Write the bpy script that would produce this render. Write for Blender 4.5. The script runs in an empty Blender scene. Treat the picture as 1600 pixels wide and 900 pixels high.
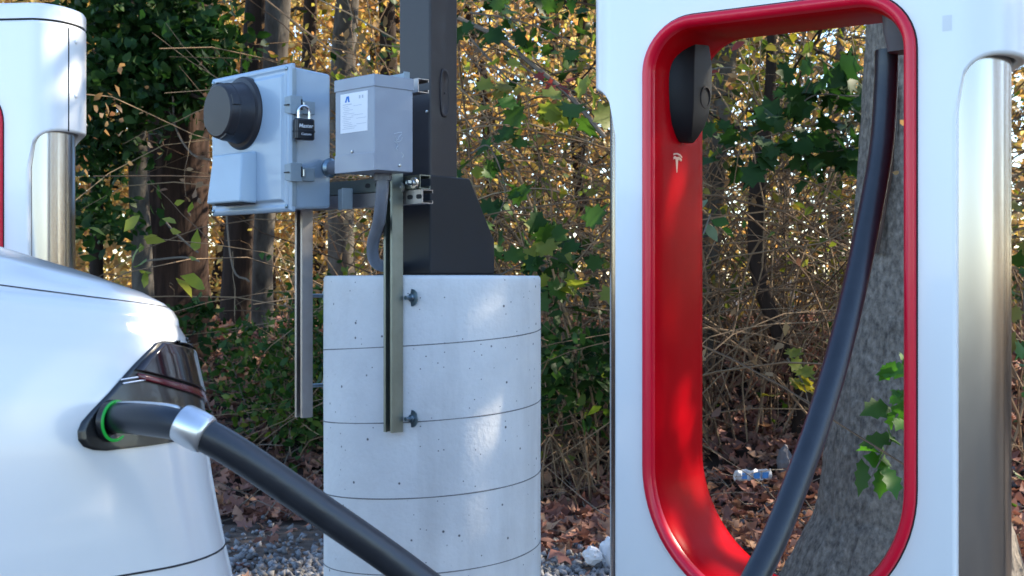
import bpy, bmesh, math, random
import numpy as np
from mathutils import Vector, Matrix, noise

rnd = random.Random(7)
NR = np.random.RandomState(11)
S = bpy.context.scene
COL = S.collection
R = math.radians
PI = math.pi

# ------------------------------------------------------------------ camera
CAMZ = 1.15
cam = bpy.data.cameras.new('camera')
cam.sensor_width = 36.0
cam.lens = 45.0
cam.shift_y = -0.0125
cam.clip_start = 0.05
cam.clip_end = 2000
cam.dof.use_dof = True
cam.dof.focus_distance = 2.5
cam.dof.aperture_fstop = 14
camo = bpy.data.objects.new('camera', cam)
camo.location = (0, 0, CAMZ)
camo.rotation_euler = (R(90), 0, 0)
COL.objects.link(camo)
S.camera = camo

# ------------------------------------------------------------------ light
SUN_AZ = math.atan2(1.0, 0.34)      # from +Y towards +X
SUN_EL = R(33)
W = bpy.data.worlds.new('World')
S.world = W
W.use_nodes = True
wn = W.node_tree.nodes
bg = wn['Background']
sky = wn.new('ShaderNodeTexSky')
sky.sky_type = 'NISHITA'
sky.sun_disc = False
sky.sun_elevation = SUN_EL
sky.sun_rotation = SUN_AZ
sky.air_density = 1.0
sky.dust_density = 0.2
sky.ozone_density = 3.0
W.node_tree.links.new(sky.outputs['Color'], bg.inputs['Color'])
bg.inputs['Strength'].default_value = 0.15
sl = bpy.data.lights.new('sun', 'SUN')
sl.energy = 3.6
sl.angle = R(0.53)
sl.color = (1.0, 0.88, 0.69)
so = bpy.data.objects.new('sun', sl)
to_sun = Vector((math.sin(SUN_AZ) * math.cos(SUN_EL), math.cos(SUN_AZ) * math.cos(SUN_EL), math.sin(SUN_EL)))
so.rotation_euler = to_sun.to_track_quat('Z', 'Y').to_euler()
so.location = (8, 4, 9)
COL.objects.link(so)
S.view_settings.view_transform = 'Standard'
S.view_settings.look = 'None'
S.view_settings.exposure = 1.9
S.view_settings.gamma = 1.0
S.render.engine = 'CYCLES'
S.cycles.max_bounces = 8
S.cycles.transparent_max_bounces = 8
S.cycles.use_denoising = True
S.cycles.sample_clamp_indirect = 6.0


# ------------------------------------------------------------------ helpers
def at(px, py, d):
    """point of the place seen at photo pixel (px, py), d metres in front of the camera"""
    return Vector(((px - 800) / 2000 * d, d, CAMZ - (py - 430) / 2000 * d))


def link(o, parent=None):
    COL.objects.link(o)
    if parent is not None:
        o.parent = parent
    return o


def tag(o, label=None, cat=None, group=None, kind=None):
    if label: o['label'] = label
    if cat: o['category'] = cat
    if group: o['group'] = group
    if kind: o['kind'] = kind
    return o


def empty(name, loc, rz, label, cat, group=None):
    o = bpy.data.objects.new(name, None)
    o.empty_display_size = 0.1
    o.location = loc
    o.rotation_euler = (0, 0, rz)
    link(o)
    return tag(o, label, cat, group)


class MB:
    def __init__(s):
        s.v = []; s.f = []

    def add(s, vs, fs):
        b = len(s.v)
        s.v.extend([tuple(p) for p in vs])
        s.f.extend([tuple(i + b for i in f) for f in fs])
        return s

    def box(s, x0, x1, y0, y1, z0, z1):
        vs = [(x, y, z) for z in (z0, z1) for y in (y0, y1) for x in (x0, x1)]
        return s.add(vs, [(0, 2, 3, 1), (4, 5, 7, 6), (0, 1, 5, 4), (2, 6, 7, 3), (0, 4, 6, 2), (1, 3, 7, 5)])

    def loft(s, rings, closed=True, cap0=True, cap1=True):
        n = len(rings[0]); vs = [p for r in rings for p in r]; fs = []
        for i in range(len(rings) - 1):
            for j in range(n if closed else n - 1):
                k = (j + 1) % n
                fs.append((i * n + j, i * n + k, (i + 1) * n + k, (i + 1) * n + j))
        if cap0: fs.append(tuple(range(n - 1, -1, -1)))
        if cap1: fs.append(tuple(range((len(rings) - 1) * n, len(rings) * n)))
        return s.add(vs, fs)

    def tube(s, path, rad, n=12, cap=True, squash=1.0):
        path = [Vector(p) for p in path]
        if not hasattr(rad, '__len__'): rad = [rad] * len(path)
        rings = []
        up = None
        for i, p in enumerate(path):
            t = (path[min(i + 1, len(path) - 1)] - path[max(i - 1, 0)])
            if t.length < 1e-9: t = Vector((0, 0, 1))
            t.normalize()
            if up is None:
                up = Vector((0, 0, 1)) if abs(t.z) < 0.9 else Vector((1, 0, 0))
            a = t.cross(up)
            if a.length < 1e-6: a = t.orthogonal()
            a.normalize(); b = a.cross(t).normalized(); up = b
            rings.append([p + (a * math.cos(q) * squash + b * math.sin(q)) * rad[i]
                          for q in [2 * PI * k / n for k in range(n)]])
        return s.loft(rings, True, cap, cap)

    def lathe(s, prof, origin, axis, n=32, cap=True):
        """prof: (radius, along axis)"""
        ax = Vector(axis).normalized(); a = ax.orthogonal().normalized(); b = ax.cross(a)
        o = Vector(origin)
        rings = [[o + ax * h + (a * math.cos(2 * PI * k / n) + b * math.sin(2 * PI * k / n)) * r for k in range(n)]
                 for r, h in prof]
        return s.loft(rings, True, cap, cap)

    def prism(s, poly, f0, f1):
        """poly of 2D points, f0 and f1 map them to the two ends"""
        return s.loft([[f0(*p) for p in poly], [f1(*p) for p in poly]])

    def build(s, name, mat, parent=None, bevel=0, smooth=True, seg=2, angle=32, kind=None, recalc=True):
        me = bpy.data.meshes.new(name)
        me.from_pydata(s.v, [], s.f)
        if recalc:
            bm = bmesh.new(); bm.from_mesh(me)
            bmesh.ops.recalc_face_normals(bm, faces=bm.faces)
            bm.to_mesh(me); bm.free()
        return finish(me, name, mat, parent, bevel, smooth, seg, angle, kind)


def finish(me, name, mat, parent=None, bevel=0, smooth=True, seg=2, angle=32, kind=None):
    if smooth:
        me.shade_smooth()
        me.set_sharp_from_angle(angle=R(angle))
    me.materials.append(mat)
    o = bpy.data.objects.new(name, me)
    link(o, parent)
    if bevel:
        m = o.modifiers.new('bevel', 'BEVEL')
        m.width = bevel; m.segments = seg; m.limit_method = 'ANGLE'; m.angle_limit = R(angle)
        m.harden_normals = True
    if kind: o['kind'] = kind
    return o


def smooth_path(pts, n=8):
    """Catmull-Rom through pts"""
    P = [Vector(p) for p in pts]
    P = [P[0] * 2 - P[1]] + P + [P[-1] * 2 - P[-2]]
    out = []
    for i in range(1, len(P) - 2):
        for k in range(n):
            t = k / n
            a, b, c, d = P[i - 1], P[i], P[i + 1], P[i + 2]
            out.append(0.5 * ((2 * b) + (c - a) * t + (2 * a - 5 * b + 4 * c - d) * t * t + (3 * b - a - 3 * c + d) * t ** 3))
    out.append(P[-2].copy())
    return out


# ------------------------------------------------------------------ materials
def mat(name, color, rough=0.5, metal=0.0, coat=0.0, spec=0.5, var=0.0, vscale=6.0, bump=0.0, bscale=40.0,
        color2=None, stretch=None, emit=None, estr=0.0, rvar=0.0, aniso=0.0):
    m = bpy.data.materials.new(name)
    m.use_nodes = True
    nt = m.node_tree; N = nt.nodes; L = nt.links
    b = N['Principled BSDF']
    b.inputs['Base Color'].default_value = (*color, 1)
    b.inputs['Roughness'].default_value = rough
    b.inputs['Metallic'].default_value = metal
    b.inputs['Coat Weight'].default_value = coat
    b.inputs['Coat Roughness'].default_value = 0.04
    b.inputs['Specular IOR Level'].default_value = spec
    if aniso: b.inputs['Anisotropic'].default_value = aniso
    if emit:
        b.inputs['Emission Color'].default_value = (*emit, 1)
        b.inputs['Emission Strength'].default_value = estr
    if var or bump or rvar:
        tc = N.new('ShaderNodeTexCoord')
        mp = N.new('ShaderNodeMapping')
        L.new(tc.outputs['Object'], mp.inputs['Vector'])
        if stretch: mp.inputs['Scale'].default_value = stretch
        if var or rvar:
            n1 = N.new('ShaderNodeTexNoise')
            n1.inputs['Scale'].default_value = vscale
            n1.inputs['Detail'].default_value = 6
            n1.inputs['Roughness'].default_value = 0.65
            L.new(mp.outputs['Vector'], n1.inputs['Vector'])
        if var:
            c2 = color2 or tuple(max(0, c * (1 - var)) for c in color)
            cr = N.new('ShaderNodeValToRGB')
            cr.color_ramp.elements[0].position = 0.32
            cr.color_ramp.elements[0].color = (*c2, 1)
            cr.color_ramp.elements[1].position = 0.68
            cr.color_ramp.elements[1].color = (*color, 1)
            L.new(n1.outputs['Fac'], cr.inputs['Fac'])
            L.new(cr.outputs['Color'], b.inputs['Base Color'])
        if rvar:
            mr = N.new('ShaderNodeMapRange')
            mr.inputs['To Min'].default_value = max(0, rough - rvar)
            mr.inputs['To Max'].default_value = min(1, rough + rvar)
            L.new(n1.outputs['Fac'], mr.inputs['Value'])
            L.new(mr.outputs['Result'], b.inputs['Roughness'])
        if bump:
            n2 = N.new('ShaderNodeTexNoise')
            n2.inputs['Scale'].default_value = bscale
            n2.inputs['Detail'].default_value = 6
            L.new(mp.outputs['Vector'], n2.inputs['Vector'])
            bp = N.new('ShaderNodeBump')
            bp.inputs['Strength'].default_value = bump
            bp.inputs['Distance'].default_value = 0.01
            L.new(n2.outputs['Fac'], bp.inputs['Height'])
            L.new(bp.outputs['Normal'], b.inputs['Normal'])
    return m


def leaf_mat(name, cols, trans=0.35, rough=0.5, spec=0.35):
    m = bpy.data.materials.new(name)
    m.use_nodes = True
    nt = m.node_tree; N = nt.nodes; L = nt.links
    b = N['Principled BSDF']
    b.inputs['Roughness'].default_value = rough
    b.inputs['Specular IOR Level'].default_value = spec
    g = N.new('ShaderNodeNewGeometry')
    cr = N.new('ShaderNodeValToRGB')
    el = cr.color_ramp.elements
    while len(el) < len(cols): el.new(0.5)
    for i, c in enumerate(cols):
        el[i].position = i / max(1, len(cols) - 1)
        el[i].color = (*c, 1)
    L.new(g.outputs['Random Per Island'], cr.inputs['Fac'])
    tr = N.new('ShaderNodeBsdfTranslucent')
    L.new(cr.outputs['Color'], b.inputs['Base Color'])
    hs = N.new('ShaderNodeHueSaturation')
    hs.inputs['Saturation'].default_value = 1.1
    hs.inputs['Value'].default_value = 1.6
    L.new(cr.outputs['Color'], hs.inputs['Color'])
    L.new(hs.outputs['Color'], tr.inputs['Color'])
    mx = N.new('ShaderNodeMixShader')
    mx.inputs['Fac'].default_value = trans
    L.new(b.outputs['BSDF'], mx.inputs[1]); L.new(tr.outputs['BSDF'], mx.inputs[2])
    L.new(mx.outputs['Shader'], N['Material Output'].inputs['Surface'])
    return m


M = {}
M['white'] = mat('white_shell_paint', (0.80, 0.80, 0.80), 0.28, coat=0.3, var=0.05, vscale=2.2, rvar=0.015, stretch=(1, 1, 0.35), color2=(0.755, 0.757, 0.75))
M['carpaint'] = mat('white_car_paint', (0.65, 0.65, 0.65), 0.3, coat=1.0, spec=0.5, var=0.02, vscale=4, color2=(0.635, 0.635, 0.63))
M['carpaint'].node_tree.nodes['Principled BSDF'].inputs['Coat Roughness'].default_value = 0.13
M['red'] = mat('red_satin_lining', (0.53, 0.0014, 0.008), 0.3, spec=0.02, var=0.12, vscale=7, rvar=0.05)
M['redrim'] = mat('red_gloss_rim', (0.70, 0.003, 0.030), 0.28, coat=0.1, spec=0.4, var=0.08, vscale=9)
M['darkgap'] = mat('dark_gap', (0.015, 0.015, 0.018), 0.7)
M['brushed'] = mat('brushed_stainless', (0.42, 0.40, 0.39), 0.19, metal=1.0, var=0.03, vscale=60, stretch=(1, 1, 0.3), rvar=0.02)
M['black'] = mat('black_plastic', (0.018, 0.02, 0.024), 0.42, var=0.3, vscale=15, rvar=0.08)
M['holster'] = mat('matt_black_holster', (0.010, 0.011, 0.014), 0.5, spec=0.25, var=0.2, vscale=15)
M['gland'] = mat('grey_rubber', (0.11, 0.11, 0.12), 0.5, var=0.2, vscale=12)
M['cable'] = mat('cable_rubber', (0.016, 0.019, 0.026), 0.36, spec=0.55, var=0.25, vscale=30, rvar=0.1, bump=0.05, bscale=120)
M['handle'] = mat('handle_plastic', (0.014, 0.017, 0.024), 0.3, spec=0.5, var=0.2, vscale=20, rvar=0.06)
M['silver'] = mat('satin_silver', (0.66, 0.67, 0.69), 0.3, metal=0.85, var=0.06, vscale=20)
M['emblem'] = mat('emblem_print', (0.75, 0.50, 0.36), 0.4)
M['concrete'] = None
M['galv'] = mat('galvanized_strut', (0.42, 0.39, 0.38), 0.42, metal=0.9, var=0.35, vscale=9, color2=(0.33, 0.30, 0.29), rvar=0.1, bump=0.05, bscale=90)
M['galvgreen'] = mat('olive_zinc_strut', (0.24, 0.26, 0.23), 0.42, metal=0.85, var=0.3, vscale=9, color2=(0.17, 0.19, 0.17), rvar=0.1)
M['bolt'] = mat('blue_zinc_bolt', (0.22, 0.30, 0.36), 0.3, metal=0.9, var=0.2, vscale=60)
M['zinc'] = mat('bright_zinc', (0.62, 0.62, 0.60), 0.3, metal=0.9, var=0.15, vscale=50)
M['polysteel'] = mat('bronze_painted_steel', (0.034, 0.028, 0.031), 0.42, spec=0.35, coat=0.08, var=0.25, vscale=8, rvar=0.08)
M['boot'] = mat('dark_painted_boot', (0.016, 0.017, 0.021), 0.5, spec=0.3, var=0.25, vscale=10, rvar=0.08)
M['cabinet'] = mat('grey_polyester_cabinet', (0.33, 0.43, 0.54), 0.30, coat=0.25, var=0.05, vscale=6, rvar=0.05)
M['hood'] = mat('pale_meter_hood', (0.37, 0.49, 0.60), 0.32, coat=0.2, var=0.04)
M['latch'] = mat('grey_latch', (0.27, 0.33, 0.37), 0.45, var=0.1, vscale=20)
M['meter'] = mat('black_meter_cover', (0.032, 0.030, 0.034), 0.40, spec=0.35, coat=0.0, var=0.2, vscale=12, rvar=0.08)
M['xfmr'] = mat('grey_enamel_transformer', (0.26, 0.295, 0.36), 0.36, coat=0.2, var=0.06, vscale=9, rvar=0.06)
M['paper'] = mat('label_paper', (0.80, 0.80, 0.82), 0.6)
M['ink'] = mat('grey_ink', (0.50, 0.52, 0.56), 0.7)
M['blueink'] = mat('blue_ink', (0.01, 0.17, 0.55), 0.6)
M['chalk'] = mat('chalk_scratch', (0.50, 0.54, 0.60), 0.8)
M['padlock'] = mat('black_padlock', (0.012, 0.013, 0.017), 0.32, coat=0.3, var=0.2, vscale=60)
M['chrome'] = mat('chrome', (0.8, 0.8, 0.82), 0.12, metal=1.0)
M['whiteprint'] = mat('white_print', (0.7, 0.72, 0.75), 0.6)
M['pvc'] = mat('grey_pvc', (0.16, 0.18, 0.22), 0.42, var=0.12, vscale=20)
M['lens'] = mat('smoked_lamp_lens', (0.012, 0.008, 0.011), 0.10, coat=0.15, spec=0.45)
M['redlens'] = mat('red_lamp_strip', (0.09, 0.006, 0.012), 0.2, coat=0.2)
M['port'] = mat('black_port_trim', (0.008, 0.009, 0.011), 0.3, coat=0.3)
M['green'] = mat('green_light_ring', (0.0, 0.12, 0.02), 0.4, emit=(0.02, 0.75, 0.10), estr=0.07)
M['glass'] = mat('tinted_car_glass', (0.01, 0.012, 0.014), 0.04, coat=1.0)
M['tyre'] = mat('tyre_rubber', (0.015, 0.015, 0.016), 0.8)
M['rim'] = mat('wheel_rim', (0.3, 0.3, 0.31), 0.3, metal=1.0)
M['bark_brown'] = mat('brown_furrowed_bark', (0.060, 0.032, 0.021), 0.9, spec=0.2, var=0.6, vscale=16, stretch=(1, 1, 0.12), color2=(0.016, 0.009, 0.007), bump=1.0, bscale=26)
M['bark_dark'] = mat('dark_bark', (0.042, 0.027, 0.020), 0.9, spec=0.2, var=0.5, vscale=14, stretch=(1, 1, 0.15), color2=(0.020, 0.015, 0.012), bump=0.9, bscale=30)
M['bark_grey'] = mat('grey_lichen_bark', (0.135, 0.12, 0.10), 0.9, spec=0.2, var=0.5, vscale=9, stretch=(1, 1, 0.4), color2=(0.04, 0.032, 0.026), bump=0.6, bscale=30)
M['bark_smooth'] = mat('smooth_grey_bark', (0.27, 0.23, 0.19), 0.85, spec=0.2, var=0.5, vscale=55, stretch=(1, 1, 0.6), color2=(0.075, 0.064, 0.055), bump=1.0, bscale=60)
M['split'] = mat('brown_split_wood', (0.12, 0.065, 0.042), 0.9, var=0.6, vscale=30, stretch=(1, 1, 0.1), bump=0.8, bscale=50)
M['stem'] = leaf_mat('tan_vine_stems', [(0.06, 0.036, 0.024), (0.19, 0.12, 0.07), (0.30, 0.21, 0.125), (0.12, 0.075, 0.048)], 0.0, 0.8, 0.2)
M['twig'] = leaf_mat('grey_twigs', [(0.07, 0.055, 0.045), (0.20, 0.17, 0.14), (0.12, 0.10, 0.08)], 0.0, 0.8, 0.2)
M['l_green'] = leaf_mat('dark_green_leaves', [(0.008, 0.024, 0.007), (0.014, 0.040, 0.010), (0.022, 0.058, 0.013), (0.036, 0.072, 0.015)], 0.28, 0.5, 0.16)
M['l_shrub'] = leaf_mat('mid_green_leaves', [(0.014, 0.040, 0.010), (0.028, 0.072, 0.016), (0.048, 0.10, 0.018), (0.11, 0.15, 0.025)], 0.35, 0.5, 0.2)
M['l_olive'] = leaf_mat('olive_yellow_leaves', [(0.035, 0.06, 0.012), (0.10, 0.12, 0.02), (0.20, 0.17, 0.03), (0.14, 0.08, 0.03)], 0.45)
M['l_gold'] = leaf_mat('golden_autumn_leaves', [(0.16, 0.095, 0.042), (0.40, 0.26, 0.095), (0.55, 0.37, 0.14), (0.42, 0.21, 0.085), (0.30, 0.27, 0.07), (0.58, 0.45, 0.20)], 0.5)
M['l_tan'] = leaf_mat('dry_tan_leaves', [(0.10, 0.055, 0.03), (0.22, 0.13, 0.06), (0.30, 0.19, 0.09), (0.15, 0.07, 0.04)], 0.4)
M['l_red'] = leaf_mat('red_leaves', [(0.20, 0.03, 0.03), (0.28, 0.06, 0.04)], 0.45)
M['l_yel'] = leaf_mat('yellow_green_leaves', [(0.11, 0.16, 0.03), (0.17, 0.21, 0.035), (0.24, 0.22, 0.05)], 0.45)
M['l_bright'] = leaf_mat('fresh_green_leaves', [(0.035, 0.11, 0.015), (0.05, 0.15, 0.02), (0.08, 0.17, 0.03)], 0.4)
M['l_pale'] = leaf_mat('pale_green_leaves', [(0.13, 0.16, 0.08), (0.16, 0.20, 0.09)], 0.35)
M['litter'] = leaf_mat('brown_leaf_litter', [(0.09, 0.045, 0.035), (0.22, 0.105, 0.08), (0.33, 0.16, 0.115), (0.40, 0.24, 0.15), (0.17, 0.088, 0.07), (0.27, 0.12, 0.092)], 0.15, 0.75, 0.25)
M['stone'] = leaf_mat('grey_gravel_stones', [(0.10, 0.10, 0.105), (0.20, 0.20, 0.21), (0.30, 0.30, 0.31), (0.15, 0.14, 0.13)], 0.0, 0.8, 0.3)
M['dirt'] = mat('woodland_soil', (0.060, 0.042, 0.034), 0.95, spec=0.2, var=0.5, vscale=9, color2=(0.025, 0.018, 0.015), bump=0.8, bscale=22)
M['gravelbed'] = mat('grey_gravel_dirt', (0.15, 0.115, 0.092), 0.95, spec=0.2, var=0.5, vscale=14, color2=(0.075, 0.056, 0.045), bump=0.8, bscale=45)
M['asphalt'] = mat('asphalt', (0.055, 0.055, 0.057), 0.9, spec=0.3, var=0.3, vscale=40, bump=0.4, bscale=150)
M['debris'] = mat('white_crumpled_paper', (0.62, 0.64, 0.68), 0.7, var=0.1)
M['wrapblue'] = mat('blue_wrapper_print', (0.04, 0.22, 0.55), 0.4)
M['rag'] = mat('grey_rag', (0.17, 0.16, 0.17), 0.9, var=0.3, vscale=30)


def concrete_mat():
    m = mat('cast_concrete', (0.70, 0.70, 0.695), 0.85, spec=0.25, var=0.3, vscale=5, color2=(0.61, 0.61, 0.61), bump=0.2, bscale=60)
    nt = m.node_tree; N = nt.nodes; L = nt.links
    b = N['Principled BSDF']
    src = b.inputs['Base Color'].links[0].from_socket
    tc = N.new('ShaderNodeTexCoord')

    def spots(scale, thr, keep):
        vo = N.new('ShaderNodeTexVoronoi'); vo.inputs['Scale'].default_value = scale
        L.new(tc.outputs['Object'], vo.inputs['Vector'])
        lt = N.new('ShaderNodeMapRange'); lt.inputs['From Min'].default_value = thr
        lt.inputs['From Max'].default_value = thr * 0.55
        L.new(vo.outputs['Distance'], lt.inputs['Value'])
        sep = N.new('ShaderNodeSeparateColor'); L.new(vo.outputs['Color'], sep.inputs['Color'])
        g = N.new('ShaderNodeMath'); g.operation = 'LESS_THAN'; g.inputs[1].default_value = keep
        L.new(sep.outputs['Red'], g.inputs[0])
        mu = N.new('ShaderNodeMath'); mu.operation = 'MULTIPLY'
        L.new(lt.outputs['Result'], mu.inputs[0]); L.new(g.outputs[0], mu.inputs[1])
        return mu.outputs[0]
    a = spots(22, 0.11, 0.45); c = spots(55, 0.14, 0.22)
    mxm = N.new('ShaderNodeMath'); mxm.operation = 'MAXIMUM'
    L.new(a, mxm.inputs[0]); L.new(c, mxm.inputs[1])
    # faint vertical run-down stains
    n3 = N.new('ShaderNodeTexNoise'); n3.inputs['Scale'].default_value = 9
    mp = N.new('ShaderNodeMapping'); mp.inputs['Scale'].default_value = (1, 1, 0.12)
    L.new(tc.outputs['Object'], mp.inputs['Vector']); L.new(mp.outputs['Vector'], n3.inputs['Vector'])
    n3.inputs['Detail'].default_value = 5
    mr = N.new('ShaderNodeMapRange'); mr.inputs['From Min'].default_value = 0.52; mr.inputs['From Max'].default_value = 0.75
    mr.inputs['To Max'].default_value = 0.35
    L.new(n3.outputs['Fac'], mr.inputs['Value'])
    m1 = N.new('ShaderNodeMix'); m1.data_type = 'RGBA'
    m1.inputs['B'].default_value = (0.33, 0.32, 0.31, 1)
    L.new(mr.outputs['Result'], m1.inputs['Factor']); L.new(src, m1.inputs['A'])
    m2 = N.new('ShaderNodeMix'); m2.data_type = 'RGBA'
    m2.inputs['B'].default_value = (0.10, 0.10, 0.11, 1)
    L.new(mxm.outputs[0], m2.inputs['Factor']); L.new(m1.outputs['Result'], m2.inputs['A'])
    L.new(m2.outputs['Result'], b.inputs['Base Color'])
    return m


M['concrete'] = concrete_mat()


# ------------------------------------------------------------------ ground
def gz(x, y):
    """height of the ground: flat lot, then a low wooded bank"""
    edge = 6.1 - 0.55 * max(0.0, min(1.5, x - 0.2))
    t = max(0.0, min(1.0, (y - edge) / 2.9))
    h = 0.74 * (t * t * (3 - 2 * t))
    if y > edge:
        h += 0.05 * noise.noise(Vector((x * 0.9, y * 0.9, 0))) * min(1, (y - edge))
    if y > 14: h -= 0.02 * min(y - 14, 12)
    return h


def sheet(name, xs, ys, zf, m):
    b = MB(); nx = len(xs)
    vs = [(x, y, zf(x, y)) for y in ys for x in xs]
    fs = [(j * nx + i, j * nx + i + 1, (j + 1) * nx + i + 1, (j + 1) * nx + i)
          for j in range(len(ys) - 1) for i in range(nx - 1)]
    b.add(vs, fs)
    return tag(b.build(name, m, angle=60), kind='structure')


def lin(a, b, n): return [a + (b - a) * i / (n - 1) for i in range(n)]


xs = [-300, -120, -60, -30, -18] + lin(-12, 12, 97) + [18, 30, 60, 120, 300]
ys = [-300, -120, -40, -15, -6, 0, 3] + lin(4, 16, 61) + [19, 24, 34, 60, 120, 300]
sheet('ground', xs, ys, gz, M['dirt'])
sheet('gravel_strip', lin(-14, 14, 57), lin(3.2, 6.0, 15), lambda x, y: gz(x, y) + 0.006 - 0.02 * max(0, y - 5.6), M['gravelbed'])
sheet('parking_lot', [-60, -20, -6, 0, 6, 20, 60], [-80, -20, -5, 0, 3.3], lambda x, y: 0.012, M['asphalt'])


# ------------------------------------------------------------------ charging posts
LZC, LHW, LZT, LRT = 0.815, 0.2316, 1.572, 0.092   # loop: centre of the round bottom, half width, top, corner radius
UC = -0.010


def loop(o):
    hw = LHW - o; zt = LZT - o; rt = max(0.012, LRT - o)
    pts = [(-hw * math.cos(a), LZC - hw * math.sin(a)) for a in lin(0, PI, 41)]
    pts += [(hw, z) for z in lin(LZC, zt - rt, 9)[1:-1]]
    pts += [(hw - rt + rt * math.cos(a), zt - rt + rt * math.sin(a)) for a in lin(0, PI / 2, 12)]
    pts += [(u, zt) for u in lin(hw - rt, -hw + rt, 7)[1:-1]]
    pts += [(-hw + rt - rt * math.sin(a), zt - rt + rt * math.cos(a)) for a in lin(0, PI / 2, 12)]
    pts += [(-hw, z) for z in lin(zt - rt, LZC, 9)[1:-1]]
    return pts


def charging_post(loc, rz, label, group, seams=(-1, 1)):
    t = empty('charging_post', loc, rz, label, 'charger', group)
    D = 0.21; HW = 0.29; EU = 0.075; ZT = 1.712; ZS = 1.388
    # --- white shell: front and back skins joined by rounded ends above the shoulders
    bm = bmesh.new()
    zl = lambda s: ZS + 0.078 * max(0, 1 - (1 - s) ** 2.4) ** (1 / 2.4)
    ts = lin(0, 1, 13)
    for side in (0, 1):
        V = lambda v: v if side == 0 else D - v
        hole = [bm.verts.new((u, V(0), z)) for u, z in loop(0.004)]
        rect = [(-HW, 0.02), (HW, 0.02), (HW, ZS), (HW, ZT), (0.1, ZT), (-0.1, ZT), (-HW, ZT), (-HW, ZS)]
        outer = [bm.verts.new((u, V(0), z)) for u, z in rect]
        ed = []
        for ring in (hole, outer):
            for i in range(len(ring)): ed.append(bm.edges.new((ring[i], ring[(i + 1) % len(ring)])))
        bmesh.ops.triangle_fill(bm, use_beauty=True, use_dissolve=False, edges=ed)
        for sg in (-1, 1):
            prev = None
            for s in ts:
                a = s * PI / 2
                u = sg * (HW + EU * math.sin(a)); v = V(D / 2 * (1 - math.cos(a)))
                sl_ = math.sin(a)
                c = [bm.verts.new((u, v, z)) for z in (zl(sl_), ZT)]
                if prev: bm.faces.new((prev[0], c[0], c[1], prev[1]))
                prev = c
    bmesh.ops.remove_doubles(bm, verts=bm.verts, dist=0.0004)
    bm.normal_update()
    for f in bm.faces:
        c = f.calc_center_median()
        ou = Vector((math.copysign(max(0, abs(c.x) - HW), c.x), c.y - D / 2, 0))
        if f.normal.dot(ou) < 0: f.normal_flip()
    me = bpy.data.meshes.new('body_shell'); bm.to_mesh(me); bm.free()
    o = finish(me, 'body_shell', M['white'], t, angle=40)
    o.location.x = UC
    so_ = o.modifiers.new('solid', 'SOLIDIFY'); so_.thickness = 0.02; so_.offset = -1
    bv = o.modifiers.new('bevel', 'BEVEL'); bv.width = 0.007; bv.segments = 4; bv.limit_method = 'ANGLE'; bv.angle_limit = R(50)
    bv.harden_normals = True
    o.modifiers.new('wn', 'WEIGHTED_NORMAL')
    # cap
    st = lambda e: [(sg * (HW + (EU - e) * math.cos(a)) + UC, D / 2 + sg * (D / 2 - e) * math.sin(a))
                    for sg, rng in ((1, lin(-PI / 2, PI / 2, 17)), (-1, lin(-PI / 2, PI / 2, 17))) for a in rng]
    b = MB(); b.loft([[(x, y, ZT - 0.004) for x, y in st(0.004)], [(x, y, ZT + 0.0035) for x, y in st(0.004)]])
    b.build('cap_gap', M['darkgap'], t)  # dark band filling the seam gap under the cap
    b = MB(); b.loft([[(x, y, z) for x, y in st(e)] for e, z in ((0, ZT + 0.0035), (0, ZT + 0.030), (0.004, ZT + 0.037), (0.012, ZT + 0.040))])
    b.build('cap', M['white'], t, angle=60)
    # stainless end columns
    for sg in (-1, 1):
        ring = [(UC + sg * (0.272 + 0.070 * math.cos(a)), D / 2 + 0.086 * math.sin(a)) for a in lin(-PI / 2, PI / 2, 25)]
        ring += [(UC + sg * 0.25, D / 2 + 0.086), (UC + sg * 0.25, D / 2 - 0.086)]
        b = MB(); b.loft([[(x, y, z) for x, y in ring] for z in (0.0, 1.55)])
        b.build('steel_column', M['brushed'], t, angle=40)
    # seam and rivets on the near end
    for sg in seams:
        a = R(64)
        su = UC + sg * (HW + EU * math.sin(a)); sv = D / 2 * (1 - math.cos(a))
        nx, ny = sg * math.sin(a) / EU, -math.cos(a) / (D / 2)
        l = math.hypot(nx, ny); nx /= l; ny /= l
        b = MB(); b.tube([(su, sv, ZS + 0.078), (su, sv, ZT - 0.01)], 0.0016, 6)
        b.build('side_seam', M['darkgap'], t)
        a2 = R(78); ru = UC + sg * (HW + EU * math.sin(a2)); rv = D / 2 * (1 - math.cos(a2))
        nx, ny = sg * math.sin(a2) / EU, -math.cos(a2) / (D / 2)
        for z in (1.55, 1.675):
            b = MB(); b.lathe([(0.0055, -0.002), (0.0055, 0.001), (0.004, 0.0028), (0.001, 0.0034)], (ru, rv, z), (nx, ny, 0), 14)
            b.build('rivet', M['white'], t, angle=60)
    # red loop lining with a rounded rim front and back
    prof = [(0.0, 0.010), (0.0, -0.004), (0.0015, -0.0085), (0.005, -0.0115), (0.010, -0.012), (0.015, -0.0095),
            (0.018, -0.004), (0.0195, 0.004), (0.0215, 0.010), (0.0235, 0.03), (0.018, 0.10), (0.008, 0.19), (0.006, 0.205), (0.005, 0.2195), (0.003, 0.222),
            (0.001, 0.2215), (0.0, 0.214), (0.0, 0.20)]
    for nm, mm, pr in (('loop_rim', 'redrim', prof[:8]), ('loop_lining', 'red', prof[7:])):
        b = MB(); b.loft([[(u + UC, v, z) for u, z in loop(o_)] for o_, v in pr], True, False, False)
        b.build(nm, M[mm], t, angle=50)
    b = MB(); b.loft([[(u + UC, v, z) for u, z in loop(o_)] for o_, v in ((-0.0022, 0.004), (-0.0022, -0.0012), (0.002, -0.0012))], True, False, False)
    b.build('rim_shadow_gap', M['darkgap'], t)  # near-black ring painted in as the shadow gap between rim and shell
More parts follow.
